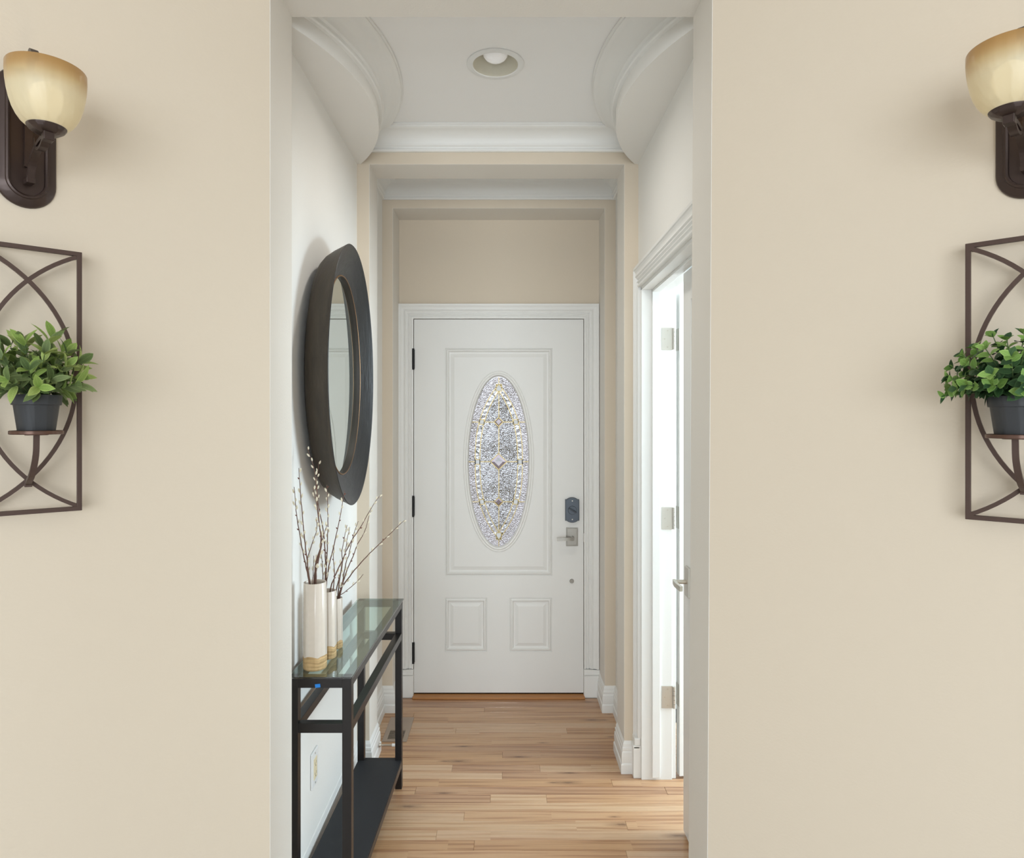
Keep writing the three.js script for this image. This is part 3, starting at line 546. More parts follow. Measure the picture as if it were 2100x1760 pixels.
// ------------------------------------------------------------------ console table
const TH = 0.766, TX0 = -0.6175, TX1 = -0.4385, TD0 = 1.890, TD1 = 2.713, TB = 0.0264;
{
  const t = thing('console_table', 'narrow black metal console table with a glass top against the left wall', 'table', [0, 0, 0]);
  const iron = phys({ color: S(38, 34, 33), metalness: 0.55, roughness: 0.38, clearcoat: 0.25, clearcoatRoughness: 0.3 });
  const G = TH - 0.006;                                           // underside of the glass
  const skew = 0.0195;                                            // the far end stands a little further into the hall
  const sk = (d) => skew * (d - TD0) / (TD1 - TD0);
  const slant = (g) => { const p = g.attributes.position; for (let i = 0; i < p.count; i++) p.setX(i, p.getX(i) + sk(-p.getZ(i))); return g; };
  const b = (...a) => slant(bx(...a, 0.0012));
  for (const [x, d] of [[TX1 - TB, TD0], [TX0, TD0], [TX1 - TB, TD1 - TB], [TX0, TD1 - TB]]) mesh('leg', b(x, x + TB, 0, G, d, d + TB), iron, t);
  const frame = (name, y0, y1) => {
    for (const d of [TD0 + 0.0003, TD1 - TB + 0.0003]) mesh(name, b(TX0 + TB - 0.001, TX1 - TB + 0.001, y0, y1, d, d + TB - 0.0006), iron, t);
    for (const x of [TX0 + 0.0003, TX1 - TB + 0.0003]) mesh(name, b(x, x + TB - 0.0006, y0, y1, TD0 + TB - 0.001, TD1 - TB + 0.001), iron, t);
  };
  frame('top_rail', G - TB, G - 0.0004); frame('middle_rail', 0.605, 0.632); frame('lower_rail', 0.085, 0.112);
  mesh('lower_shelf', slant(bx(TX0 + 0.002, TX1 - 0.002, 0.1125, 0.1165, TD0 + TB, TD1 - 0.003)), std({ color: S(36, 38, 42), roughness: 0.6, metalness: 0.2, bumpMap: stipple, bumpScale: 0.0002 }), t, 'flat black lower shelf');
  const glassM = phys({ color: new THREE.Color(0.86, 0.93, 0.90), transmission: 1, thickness: 0.006, ior: 2.0, roughness: 0.01, attenuationColor: new THREE.Color(0.40, 0.62, 0.56), attenuationDistance: 0.016 });
  mesh('glass_top', slant(bx(TX0 - 0.004, TX1 + 0.003, G, TH, TD0 - 0.003, TD1 + 0.003, 0.0012)), glassM, t, 'clear greenish glass top');
  const tape = bx(-0.0075, 0.0075, -0.005, 0.005, -0.0002, 0.0002); tape.rotateZ(0.12);
  const tp = mesh('painters_tape', tape, std({ color: S(30, 128, 214), roughness: 0.7 })); tp.position.set(-0.534, 0.7405, -(TD0 - 0.0009));
  tp.userData = { label: 'small scrap of blue tape stuck to the black table rail under the glass', category: 'tape' };
}

// ------------------------------------------------------------------ three vases
const vases = [
  [at(646, 1366, 1.957), 0.0340, 0.254, 'tallest cream ceramic cylinder vase, nearest on the glass console table', 0.040],
  [at(671.5, 1342, 2.045), 0.0275, 0.206, 'middle cream ceramic cylinder vase, partly behind the tallest one', 0.038],
  [at(688.5, 1323, 2.133), 0.0222, 0.160, 'smallest cream ceramic cylinder vase, farthest from the camera on the table', 0.024],
].map(([p, r, h, label, band], vi) => {
  const t = thing('vase', label, 'vase', [p.x, TH + 0.0004, p.z], 0, 'cream vases on the console table');
  const n = 56, edge = (i) => band + 0.0065 * Math.abs(Math.sin(i / n * Math.PI * 2 * 2.5 + vi * 1.3 + 0.5)) - 0.003 + 0.0022 * noise.noise(i * 0.21, vi * 5, 0.5);
  const ring = (k, y) => Array.from({ length: n }, (_, i) => V(Math.cos(i / n * 6.28319) * r * k, typeof y === 'function' ? y(i) : y, Math.sin(i / n * 6.28319) * r * k));
  const crackle = dataTex(256, 256, (x, y) => { const v = 0.5 + 0.3 * periodic(x / 3, y / 3, 256 / 3, 2.2 + vi); const c = 0.965 + 0.03 * v + 0.02 * periodic(x / 40, y / 40, 6.4, 1); return [c * 0.855, c * 0.808, c * 0.750]; }, true);
  crackle.repeat.set(2, 3);
  const glaze = phys({ map: crackle, roughness: 0.32, clearcoat: 0.55, clearcoatRoughness: 0.12 });
  const clayTex = dataTex(256, 64, (x, y) => { const v = 0.5 + 0.4 * periodic(x / 50, y / 3, 256 / 50, 6.2) + 0.4 * periodic(x / 9, y / 9, 256 / 9, 3.9); return [lerp(0.70, 0.82, v), lerp(0.58, 0.69, v), lerp(0.40, 0.50, v)]; }, true);
  mesh('glazed_body', loft([ring(1.012, edge), ring(1.014, (i) => edge(i) + 0.002), ring(1.0, h * 0.5), ring(0.965, h - 0.004), ring(0.955, h - 0.001), ring(0.93, h), ring(0.90, h - 0.001), ring(0.885, h - 0.006), ring(0.88, h * 0.45), ring(0.86, 0.03)], { capLast: true, crease: 0.9, uv: [0.15, 0.16, 0.5, 0.97, 0.98, 0.985, 0.99, 1, 0.6, 0.2] }), glaze, t);
  mesh('bare_clay_base', loft([ring(0.90, 0), ring(0.985, 0.002), ring(1.003, 0.006), ring(1.005, (i) => edge(i) + 0.001)], { capFirst: true, crease: 0.9 }), std({ map: clayTex, roughness: 0.85 }), t, 'unglazed sandy clay base');
  return { p, r, h };
});

// ------------------------------------------------------------------ pussy willow twigs standing in the vases
{
  const A = (x, y) => [590 + x / 5.864, 900 + y / 5.864], B = (x, y) => [660 + x / 7.333, 1000 + y / 7.333];
  const twigs = [                                                 // vase, course in the picture from the mouth to the tip, lean towards the camera, label
    [0, [A(256, 1715), A(210, 1480), A(165, 1270), A(120, 1000), A(92, 780), A(78, 578)], -0.055, 'leftmost pussy willow twig, from the tallest vase, close to the wall'],
    [0, [A(260, 1715), A(235, 1480), A(205, 1230), A(190, 1050), A(160, 740), A(133, 350)], -0.05, 'second pussy willow twig from the wall, tall and nearly straight, in the tallest vase'],
    [0, [A(264, 1720), A(240, 1440), A(275, 1320), A(320, 1195), A(352, 1090), A(346, 950)], 0.0, 'bent pussy willow twig crossing from left to right low in the tallest vase'],
    [0, [A(300, 1715), A(308, 1560), A(312, 1405)], 0.01, 'shortest bare twig standing in the mouth of the tallest vase'],
    [0, [A(325, 1715), A(385, 1380), A(400, 1240), A(375, 1000), A(348, 800), A(325, 680), A(306, 588)], 0.0, 'pussy willow twig in the tallest vase whose tip ends just under the highest one'],
    [0, [A(340, 1715), A(345, 1500), A(410, 1260), A(385, 1060), A(360, 830), A(345, 560), A(312, 340), A(232, 110)], 0.02, 'highest pussy willow twig, reaching in front of the dark mirror frame'],
    [0, [A(318, 1715), A(340, 1480), A(400, 1290), A(440, 1130), A(472, 1035)], 0.015, 'pussy willow twig leaning right from the mouth of the tallest vase'],
    [1, [A(432, 1760), A(418, 1560), A(402, 1370)], 0.0, 'short bare twig at the left edge of the middle vase'],
    [1, [A(455, 1790), A(470, 1450), A(482, 1100), A(480, 800), A(472, 555)], -0.01, 'straight upright pussy willow twig in the middle vase'],
    [1, [A(462, 1790), A(500, 1510), A(550, 1320), A(590, 1130), A(640, 880), A(668, 720), A(682, 628)], 0.02, 'pussy willow twig from the middle vase whose tip meets the bottom of the mirror'],
    [1, [A(452, 1790), A(455, 1460), A(430, 1130), A(395, 940), A(362, 740), A(352, 520), A(376, 276)], 0.0, 'pussy willow twig from the middle vase crossing behind the highest one'],
    [1, [B(128, 1545), B(190, 1350), B(245, 1220), B(300, 1110), B(370, 950), B(460, 780), B(580, 600), B(690, 410), B(780, 250), B(872, 120)], 0.09, 'long pussy willow twig from the middle vase slanting up right past the mirror'],
    [1, [B(172, 1550), B(190, 1330), B(176, 1100), B(180, 900)], 0.0, 'short upright pussy willow twig at the right edge of the middle vase'],
    [2, [B(205, 1650), B(235, 1470), B(280, 1300), B(310, 1120), B(300, 950), B(320, 860), B(350, 680), B(380, 562)], 0.0, 'leftmost pussy willow twig in the smallest vase'],
    [2, [B(240, 1650), B(270, 1350), B(315, 1100), B(355, 970), B(390, 730), B(422, 595)], 0.01, 'thin pussy willow twig, second from the left in the smallest vase'],
    [2, [B(262, 1650), B(310, 1450), B(335, 1290), B(375, 1100), B(410, 1000), B(440, 850), B(500, 640), B(545, 507)], 0.03, 'pussy willow twig with a side bud in the middle of the smallest vase'],
    [2, [B(266, 1650), B(300, 1510), B(365, 1280), B(485, 1000), B(530, 870), B(650, 650), B(700, 450), B(735, 350)], 0.05, 'pussy willow twig in the smallest vase whose tip touches the long slanting one'],
    [2, [B(258, 1660), B(285, 1530), B(440, 1310), B(570, 1150), B(740, 970), B(960, 760), B(1240, 492)], 0.10, 'pussy willow twig reaching farthest right, its tip before the door casing'],
    [2, [B(250, 1660), B(350, 1570), B(500, 1440), B(625, 1303)], 0.06, 'lowest pussy willow twig, leaning right just above the table from the smallest vase'],
  ];
  const bark = std({ color: S(104, 76, 64), roughness: 0.8 }), catM = phys({ color: S(226, 216, 192), roughness: 0.9, sheen: 1, sheenRoughness: 0.5, sheenColor: new THREE.Color(0.8, 0.8, 0.75) }), budM = std({ color: S(112, 66, 52), roughness: 0.7 });
  const catGeo = prep(toCreasedNormals(new THREE.LatheGeometry([[0, 0], [0.0016, 0.001], [0.0028, 0.004], [0.0030, 0.0075], [0.0022, 0.011], [0.0009, 0.0135], [0, 0.014]].map((p) => new THREE.Vector2(...p)), 8).toNonIndexed(), 1.5));
  const budGeo = prep(toCreasedNormals(new THREE.LatheGeometry([[0, 0], [0.0019, 0.001], [0.0021, 0.003], [0.0010, 0.006], [0, 0.0075]].map((p) => new THREE.Vector2(...p)), 6).toNonIndexed(), 1.5));
  for (const [vi, course, lean, label] of twigs) {
    const v = vases[vi], d0 = -v.p.z, n = course.length;
    const pts = course.map(([x, y], i) => { const k = i / (n - 1); const p = at(x, y, d0 + (rr(-0.2, 0.2)) * v.r * (1 - k) + lean * k); return p; });
    const low = pts[0].clone(); low.y = TH + v.h * 0.35; low.x = lerp(pts[0].x, v.p.x, 0.7); low.z = lerp(pts[0].z, v.p.z, 0.7);
    for (const p of [pts[0]]) { const dx = p.x - v.p.x, dz = p.z - v.p.z, q = Math.hypot(dx, dz), m = v.r * 0.78; if (q > m) { p.x = v.p.x + dx * m / q; p.z = v.p.z + dz * m / q; } }
    pts[0].y = Math.max(pts[0].y, TH + v.h + 0.001);
    const c = new THREE.CatmullRomCurve3([low, ...pts], false, 'centripetal'), L = c.getLength();
    const t = thing('pussy_willow_twig', label, 'twig', [low.x, low.y, low.z], 0, 'pussy willow twigs in the three vases');
    const rel = (g) => { g.translate(-low.x, -low.y, -low.z); return g; };
    const line = c.getSpacedPoints(Math.round(L / 0.014)), thick = 0.0020 + 0.0008 * (L > 0.25);
    line.forEach((p, i) => { p.x += rr(-0.0007, 0.0007); p.y += rr(-0.0005, 0.0005); p.z += rr(-0.0007, 0.0007); });
    mesh('stem', rel(tube(line, thick, 0.0008, 6)), bark, t);
    let along = (vi === 0 ? v.h : v.h) * 0.65 + rr(0.03, 0.05), side = rnd() < 0.5 ? 1 : -1;
    while (along < L - 0.004) {
      const k = along / L, p = c.getPointAt(k), tan = c.getTangentAt(k), off = V(0, 0, 1).cross(tan).normalize().multiplyScalar(side).applyAxisAngle(tan, rr(-0.9, 0.9));
      const bare = rnd() < 0.33 - 0.2 * k;
      const dir = tan.clone().addScaledVector(off, bare ? 0.9 : 0.35).normalize();
      const m = new THREE.Mesh(bare ? budGeo : catGeo, bare ? budM : catM); m.name = bare ? 'bud' : 'catkin'; m.castShadow = m.receiveShadow = true;
      m.position.copy(p).sub(low).addScaledVector(off, bare ? 0.0008 : 0.0020); m.quaternion.setFromUnitVectors(V(0, 1, 0), dir); const s = rr(0.75, 1.05) * (vi === 2 ? 0.95 : 1.0); m.scale.set(s, s, s);
      t.add(m); side = -side; along += rr(0.014, 0.030) * (k > 0.75 ? 0.8 : 1.1);
    }
  }
}

// ------------------------------------------------------------------ wall outlet, floor register, door stop
{
  const d0 = 2.142, d1 = 2.212, y0 = 0.298, y1 = 0.414, X = XL;
  const t = thing('wall_outlet', 'white electrical outlet plate low on the wall under the console table', 'outlet', [X, (y0 + y1) / 2, -(d0 + d1) / 2]);
  const h = (y1 - y0) / 2, w = (d1 - d0) / 2, R = (x0, x1, a, b, c, e, r) => { const g = new RoundedBoxGeometry(x1 - x0, b - a, e - c, 3, r); g.translate((x0 + x1) / 2, (a + b) / 2, (c + e) / 2); return g; };
  mesh('cover_plate', R(0.0002, 0.0065, -h, h, -w, w, 0.0028), M.plastic, t);
  const almond = std({ color: S(236, 222, 188), roughness: 0.35 });
  mesh('receptacle', R(0.003, 0.0085, -0.034, 0.034, -0.017, 0.017, 0.0015), almond, t, 'almond receptacle face');
  mesh('socket_slot', [-0.017, 0.017].flatMap((y) => [R(0.008, 0.0087, y - 0.004, y + 0.005, -0.008, -0.006, 0.0003), R(0.008, 0.0087, y - 0.004, y + 0.004, 0.006, 0.008, 0.0003), R(0.008, 0.0087, y - 0.011, y - 0.007, -0.002, 0.002, 0.0003)]), M.dark, t);
  mesh('screw', [-0.048, 0.048].map((y) => cyl(0.003, 0.003, 0.001, 10, [0.0068, y, 0], 'x')), M.nickel, t);
}
{
  const x0 = -0.574, x1 = -0.457, d0 = 3.080, d1 = 3.330;
  const t = thing('floor_register', 'taupe metal floor vent with dark louvres beside the baseboard', 'vent', [(x0 + x1) / 2, 0, -(d0 + d1) / 2]);
  const mt = std({ color: S(172, 154, 138), roughness: 0.5, metalness: 0.15 }), ox = (x0 + x1) / 2, od = (d0 + d1) / 2;
  const b = (a, c, y, e, f, g2, r) => bx(a - ox, c - ox, y, e, f - od, g2 - od, r);
  const gx0 = x0 + 0.022, gx1 = x1 - 0.022, gd0 = d0 + 0.022, gd1 = d0 + 0.112;
  mesh('frame_plate', [b(x0, x1, 0.0002, 0.004, d0, gd0, 0.0015), b(x0, x1, 0.0002, 0.004, gd1, d1, 0.0015), b(x0, gx0, 0.0002, 0.004, gd0 - 0.003, gd1 + 0.003, 0.0015), b(gx1, x1, 0.0002, 0.004, gd0 - 0.003, gd1 + 0.003, 0.0015)], mt, t);
  mesh('duct', b(gx0 - 0.002, gx1 + 0.002, 0.0001, 0.0008, gd0 - 0.002, gd1 + 0.002), std({ color: S(30, 26, 23), roughness: 0.9 }), t, 'dark opening behind the louvres');
  for (let i = 0; i < 7; i++) { const d = lerp(gd0 + 0.007, gd1 - 0.007, i / 6); mesh('louvre', b(gx0, gx1, 0.001, 0.0034, d - 0.0016, d + 0.0016, 0.0005), mt, t); }
  mesh('damper_lever', b(ox - 0.002, ox + 0.002, 0.003, 0.008, d1 - 0.012, d1 - 0.006, 0.0008), M.dark, t);
}
{
  const y = 0.050, d = 2.950, x0 = -0.560;
  const t = thing('door_stop', 'small spring door stop with white tip on the left baseboard', 'door stop', [x0, y, -d]);
  const coil = [[0.000, 0.009], [0.004, 0.009], [0.006, 0.0062]]; for (let i = 0; i < 14; i++) coil.push([0.007 + i * 0.0035, i % 2 ? 0.0034 : 0.0042]); coil.push([0.058, 0.0036], [0.058, 0]);
  const g = new THREE.LatheGeometry(coil.map(([x, r]) => new THREE.Vector2(r, x)), 16); g.rotateZ(-Math.PI / 2);
  mesh('spring', g, M.nickel, t);
  mesh('rubber_tip', cyl(0.0070, 0.0062, 0.013, 16, [0.0635, 0, 0], 'x'), M.plastic, t, 'white rubber tip');
}

// ------------------------------------------------------------------ things on the angled walls
// a point of an angled wall seen in picture column px; side -1 left, 1 right
function wallSpot(side, px) { const k = (px - VX) / F, c = side < 0 ? OL : FRX; const a = side < 0 ? (c - k * D1) / (1 - k) : (k * D1 - c) / (1 + k); return [c + side * a, D1 - a]; }
const turnOf = (side) => -side * Math.PI / 4;                     // local +z points out of the wall
const bronze = phys({ color: S(62, 46, 40), metalness: 0.55, roughness: 0.38, clearcoat: 0.3, clearcoatRoughness: 0.35 });
const ironM = phys({ color: S(84, 66, 58), metalness: 0.5, roughness: 0.45 });
function shadeTex() {
  return dataTex(64, 512, (x, y) => {
    const v = y / 511, n = 0.02 * periodic(x / 16, y / 64, 4, 3.4);
    const k = smooth(0.50, 1.0, v + n);
    return [lerp(228, 176, k) / 255, lerp(215, 136, k) / 255, lerp(180, 78, k) / 255];
  }, true);
}
const shadeMat = phys({ map: shadeTex(), roughness: 0.6, clearcoat: 0.3, clearcoatRoughness: 0.25, transmission: 0.25, thickness: 0 });
function makeSconce(label) {
  const t = thing('wall_sconce', label, 'wall light', [0, 0, 0], 0, 'bronze wall sconces on both sides of the opening');
  // backplate: a tall rounded plate in steps; local origin at its centre on the wall
  const pill = (w, h) => { const n = 20, p = []; for (let i = 0; i <= n; i++) { const a = i / n * Math.PI; p.push([w * Math.cos(a), h - w + w * Math.sin(a)]); } for (let i = 0; i <= n; i++) { const a = Math.PI + i / n * Math.PI; p.push([w * Math.cos(a), -(h - w) + w * Math.sin(a)]); } return p; };
  const R = (o, z) => pill(0.050 - o, 0.134 - o).map(([x, y]) => V(x, y, z));
  mesh('backplate', loft([R(0, 0.0005), R(0, 0.004), R(0.0015, 0.007), R(0.009, 0.013), R(0.0145, 0.0155), R(0.0155, 0.019), R(0.0185, 0.0205), R(0.0215, 0.0185), R(0.0225, 0.014)], { capLast: true, crease: 0.35 }), bronze, t);
  const nS = 0.142, yF = -0.021;                                   // the shade stands this far from the wall; height of its fitter
  const lathe = (pts, n = 72) => prep(toCreasedNormals(new THREE.LatheGeometry(pts.map(([r, y]) => new THREE.Vector2(r, y)), n).toNonIndexed(), 0.7));
  const move = (g) => { g.translate(0, yF, nS); return g; };
  const prof = [[0.026, 0.000], [0.034, 0.0035], [0.0405, 0.0095], [0.0465, 0.0185], [0.0518, 0.030], [0.0560, 0.044], [0.0592, 0.060], [0.0612, 0.076], [0.0620, 0.090], [0.0619, 0.1035], [0.0612, 0.1048], [0.0600, 0.1042]];
  mesh('glass_shade', move((() => { const g = lathe(prof), p = g.attributes.position, uv = g.attributes.uv; for (let i = 0; i < p.count; i++) uv.setY(i, clamp(p.getY(i) / 0.1048, 0.002, 0.998)); return g; })()), shadeMat, t, 'cream glass bowl shade turning amber at the rim');
  mesh('fitter_cup', move(lathe([[0, -0.0135], [0.010, -0.013], [0.020, -0.0095], [0.0278, -0.004], [0.0308, 0.0005], [0.0312, 0.003], [0.029, 0.004], [0.0, 0.004]])), bronze, t);
  mesh('bulb', move(lathe([[0, 0.004], [0.012, 0.006], [0.013, 0.020], [0.024, 0.040], [0.027, 0.055], [0.022, 0.071], [0.010, 0.080], [0, 0.082]], 24)), std({ color: new THREE.Color(0.9, 0.88, 0.82), emissive: new THREE.Color(1.0, 0.85, 0.62), emissiveIntensity: 0.5, roughness: 0.6 }), t);
  // arms: the lower one sweeps from a foot on the plate out and up to the cup; the strap hooks over from above
  const X = V(1, 0, 0);
  mesh('lower_arm', [bar(curvePts([V(0, -0.086, 0.036), V(0, -0.074, 0.040), V(0, -0.058, 0.052), V(0, -0.044, 0.078), V(0, -0.037, 0.108), V(0, -0.034, 0.146)], 28), 0.0125, 0.0075, X), bx(-0.0085, 0.0085, -0.046, -0.026, -0.140, -0.158, 0.002), bx(-0.007, 0.007, -0.094, -0.084, -0.016, -0.040, 0.0015)], bronze, t);
  mesh('scroll', bar(curvePts([V(0, -0.036, 0.142), V(0, -0.047, 0.126), V(0, -0.049, 0.106), V(0, -0.040, 0.090), V(0, -0.024, 0.086)], 24), 0.0125, 0.006, X), bronze, t);
  mesh('strap', bar(curvePts([V(0, -0.060, 0.019), V(0, 0.00, 0.022), V(0, 0.07, 0.026), V(0, 0.118, 0.032), V(0, 0.142, 0.040), V(0, 0.150, 0.052), V(0, 0.143, 0.064), V(0, 0.128, 0.068)], 44), 0.0125, 0.0065, X), bronze, t);
  return t;
}
const sconceL = makeSconce('bronze wall sconce with an amber glass bowl on the left wall');
{ const [x, d] = wallSpot(-1, 52); sconceL.position.set(x, EYE + 0.542, -d); sconceL.rotation.y = turnOf(-1) + 0.06; }
const sconceR = sconceL.clone(); sconceR.name = numbered('wall_sconce'); sconceR.userData = { ...sconceL.userData, label: 'bronze wall sconce with an amber glass bowl on the right wall, half outside the picture' }; scene.add(sconceR);
{ const [x, d] = wallSpot(1, 2112); sconceR.position.set(x, EYE + 0.532, -d); sconceR.rotation.y = turnOf(1) - 0.06; }

function makePlantHolder(label, side) {
  const lat = side < 0 ? 0.008 : -0.008;                          // the saucer sits a little off the middle
  const t = thing('wall_plant_holder', label, 'plant holder', [0, 0, 0], 0, 'wire plant holders under the sconces');
  const hw = 0.0870, hh = 0.2555, b = 0.0085, z = 0.024;           // half width, half height, bar, distance of the frame from the wall
  const box = (x0, x1, y0, y1, z0 = z, z1 = z + b) => { const g = new RoundedBoxGeometry(x1 - x0, y1 - y0, z1 - z0, 2, 0.0008); g.translate((x0 + x1) / 2, (y0 + y1) / 2, (z0 + z1) / 2); return g; };
  mesh('frame_bar', box(-hw, hw, hh - b, hh), ironM, t); mesh('frame_bar', box(-hw, hw, -hh, -hh + b), ironM, t);
  mesh('frame_bar', box(-hw, -hw + b, -hh + b * 0.9, hh - b * 0.9), ironM, t); mesh('frame_bar', box(hw - b, hw, -hh + b * 0.9, hh - b * 0.9), ironM, t);
  for (const s of [-1, 1]) {
    const sag = 2 * hw - 0.014, c = hh - 0.008, R = (c * c + sag * sag) / (2 * sag), a = Math.asin(c / R), pts = [];
    for (let i = 0; i <= 40; i++) { const q = -a + 2 * a * i / 40; pts.push(V(s * (-hw + b / 2 + sag - R + R * Math.cos(q)), R * Math.sin(q), z + b / 2 + s * 0.0004)); }
    mesh('arc_bar', bar(pts, 0.0078, 0.0072, V(0, 0, 1)), ironM, t);
  }
  mesh('wall_peg', [[-1, -1], [1, -1], [1, 1], [-1, 1]].map(([x, y]) => box(x * (hw - 0.010) - 0.003, x * (hw - 0.010) + 0.003, y * (hh - 0.008) - 0.003, y * (hh - 0.008) + 0.003, 0.0005, z + 0.003)), ironM, t);
  const px = 0.106, py = -0.0985;                                  // the saucer: distance from the wall, height of its top
  mesh('arm', [bar(curvePts([V(0, -0.197, z + 0.012), V(0, -0.191, z + 0.030), V(lat * 0.4, -0.175, px - 0.024), V(lat * 0.9, -0.140, px - 0.004), V(lat, py - 0.004, px)], 24), 0.0095, 0.0075, V(1, 0, 0)), box(-0.006, 0.006, -0.203, -0.190, z + 0.004, z + 0.018)], ironM, t);
  const lathe = (pts, n = 48) => prep(toCreasedNormals(new THREE.LatheGeometry(pts.map(([r, y]) => new THREE.Vector2(r, y)), n).toNonIndexed(), 0.7));
  const sc = lathe([[0, -0.0055], [0.018, -0.0055], [0.018, -0.004], [0.0405, -0.004], [0.0418, -0.003], [0.0418, 0.0022], [0.0405, 0.0032], [0.039, 0.0022], [0.038, 0], [0, 0]]); sc.translate(lat, py, px);
  mesh('saucer', sc, phys({ color: S(96, 70, 58), metalness: 0.5, roughness: 0.4 }), t);
  return t;
}
const POT = [0.106, -0.0985];                                      // saucer centre in the holder's axes
const holderL = makePlantHolder('dark wire wall plant holder of crossing arcs on the left wall', -1);
{ const [x, d] = wallSpot(-1, 55); holderL.position.set(x, EYE + 0.0750, -d); holderL.rotation.y = turnOf(-1) - 0.10; }
const holderR = makePlantHolder('dark wire wall plant holder of crossing arcs on the right wall, half outside the picture', 1);
{ const [x, d] = wallSpot(1, 2104); holderR.position.set(x, EYE + 0.070, -d); holderR.rotation.y = turnOf(1) + 0.06; }

// the sconces burn low: a small warm lamp inside each bulb
for (const o of [sconceL, sconceR]) {
  const l = new THREE.PointLight(new THREE.Color(1.0, 0.78, 0.5), 0.010, 0, 2); l.name = 'sconce_lamp'; l.castShadow = true;
  o.updateMatrix(); l.position.copy(V(0, -0.021 + 0.055, 0.142).applyMatrix4(o.matrix)); scene.add(l);
}

// ------------------------------------------------------------------ potted plants on the holders
function leafGeo(len, wid, peak, fold, bend) {                    // lies along +y, face towards +z
  const rows = 6, pts = [];
  for (let i = 0; i <= rows; i++) {
    const k = i / rows, w = wid / 2 * Math.pow(Math.sin(Math.PI * Math.pow(k, peak)), 0.8), y = len * k, z = -bend * len * k * k;
    pts.push([V(-w, y, z + fold * w), V(0, y, z), V(w, y, z + fold * w)]);
  }
  const pos = [], uv = [], put = (r, c) => { const v = pts[r][c]; pos.push(v.x, v.y, v.z); uv.push(c / 2, r / rows); };
  for (let r = 0; r < rows; r++) for (let c = 0; c < 2; c++) for (const [a, b] of [[r, c], [r, c + 1], [r + 1, c + 1], [r, c], [r + 1, c + 1], [r + 1, c]]) put(a, b);
  const g = new THREE.BufferGeometry(); g.setAttribute('position', new THREE.Float32BufferAttribute(pos, 3)); g.setAttribute('uv', new THREE.Float32BufferAttribute(uv, 2)); g.computeVertexNormals();
  return prep(toCreasedNormals(g, 1.1));
}
function leafTex(mid, edge, tip, s) {
  return dataTex(64, 64, (x, y) => {
    const u = Math.abs(x / 63 - 0.5) * 2, v = y / 63, rib = smooth(0.10, 0.0, u), k = smooth(0.55, 1.0, u), n = 0.10 * noise.noise(x / 5, y / 5, s) + 0.06 * Math.sin((v * 9 - u * 2.5) * 6.28);
    return [0, 1, 2].map((i) => { let c = lerp(mid[i], edge[i], k * 0.8); c = lerp(c, tip[i], smooth(0.45, 1, v) * 0.45); c = lerp(c, edge[i], rib * 0.5); return c * (1 + n * 0.6) / 255; });
  }, true);
}
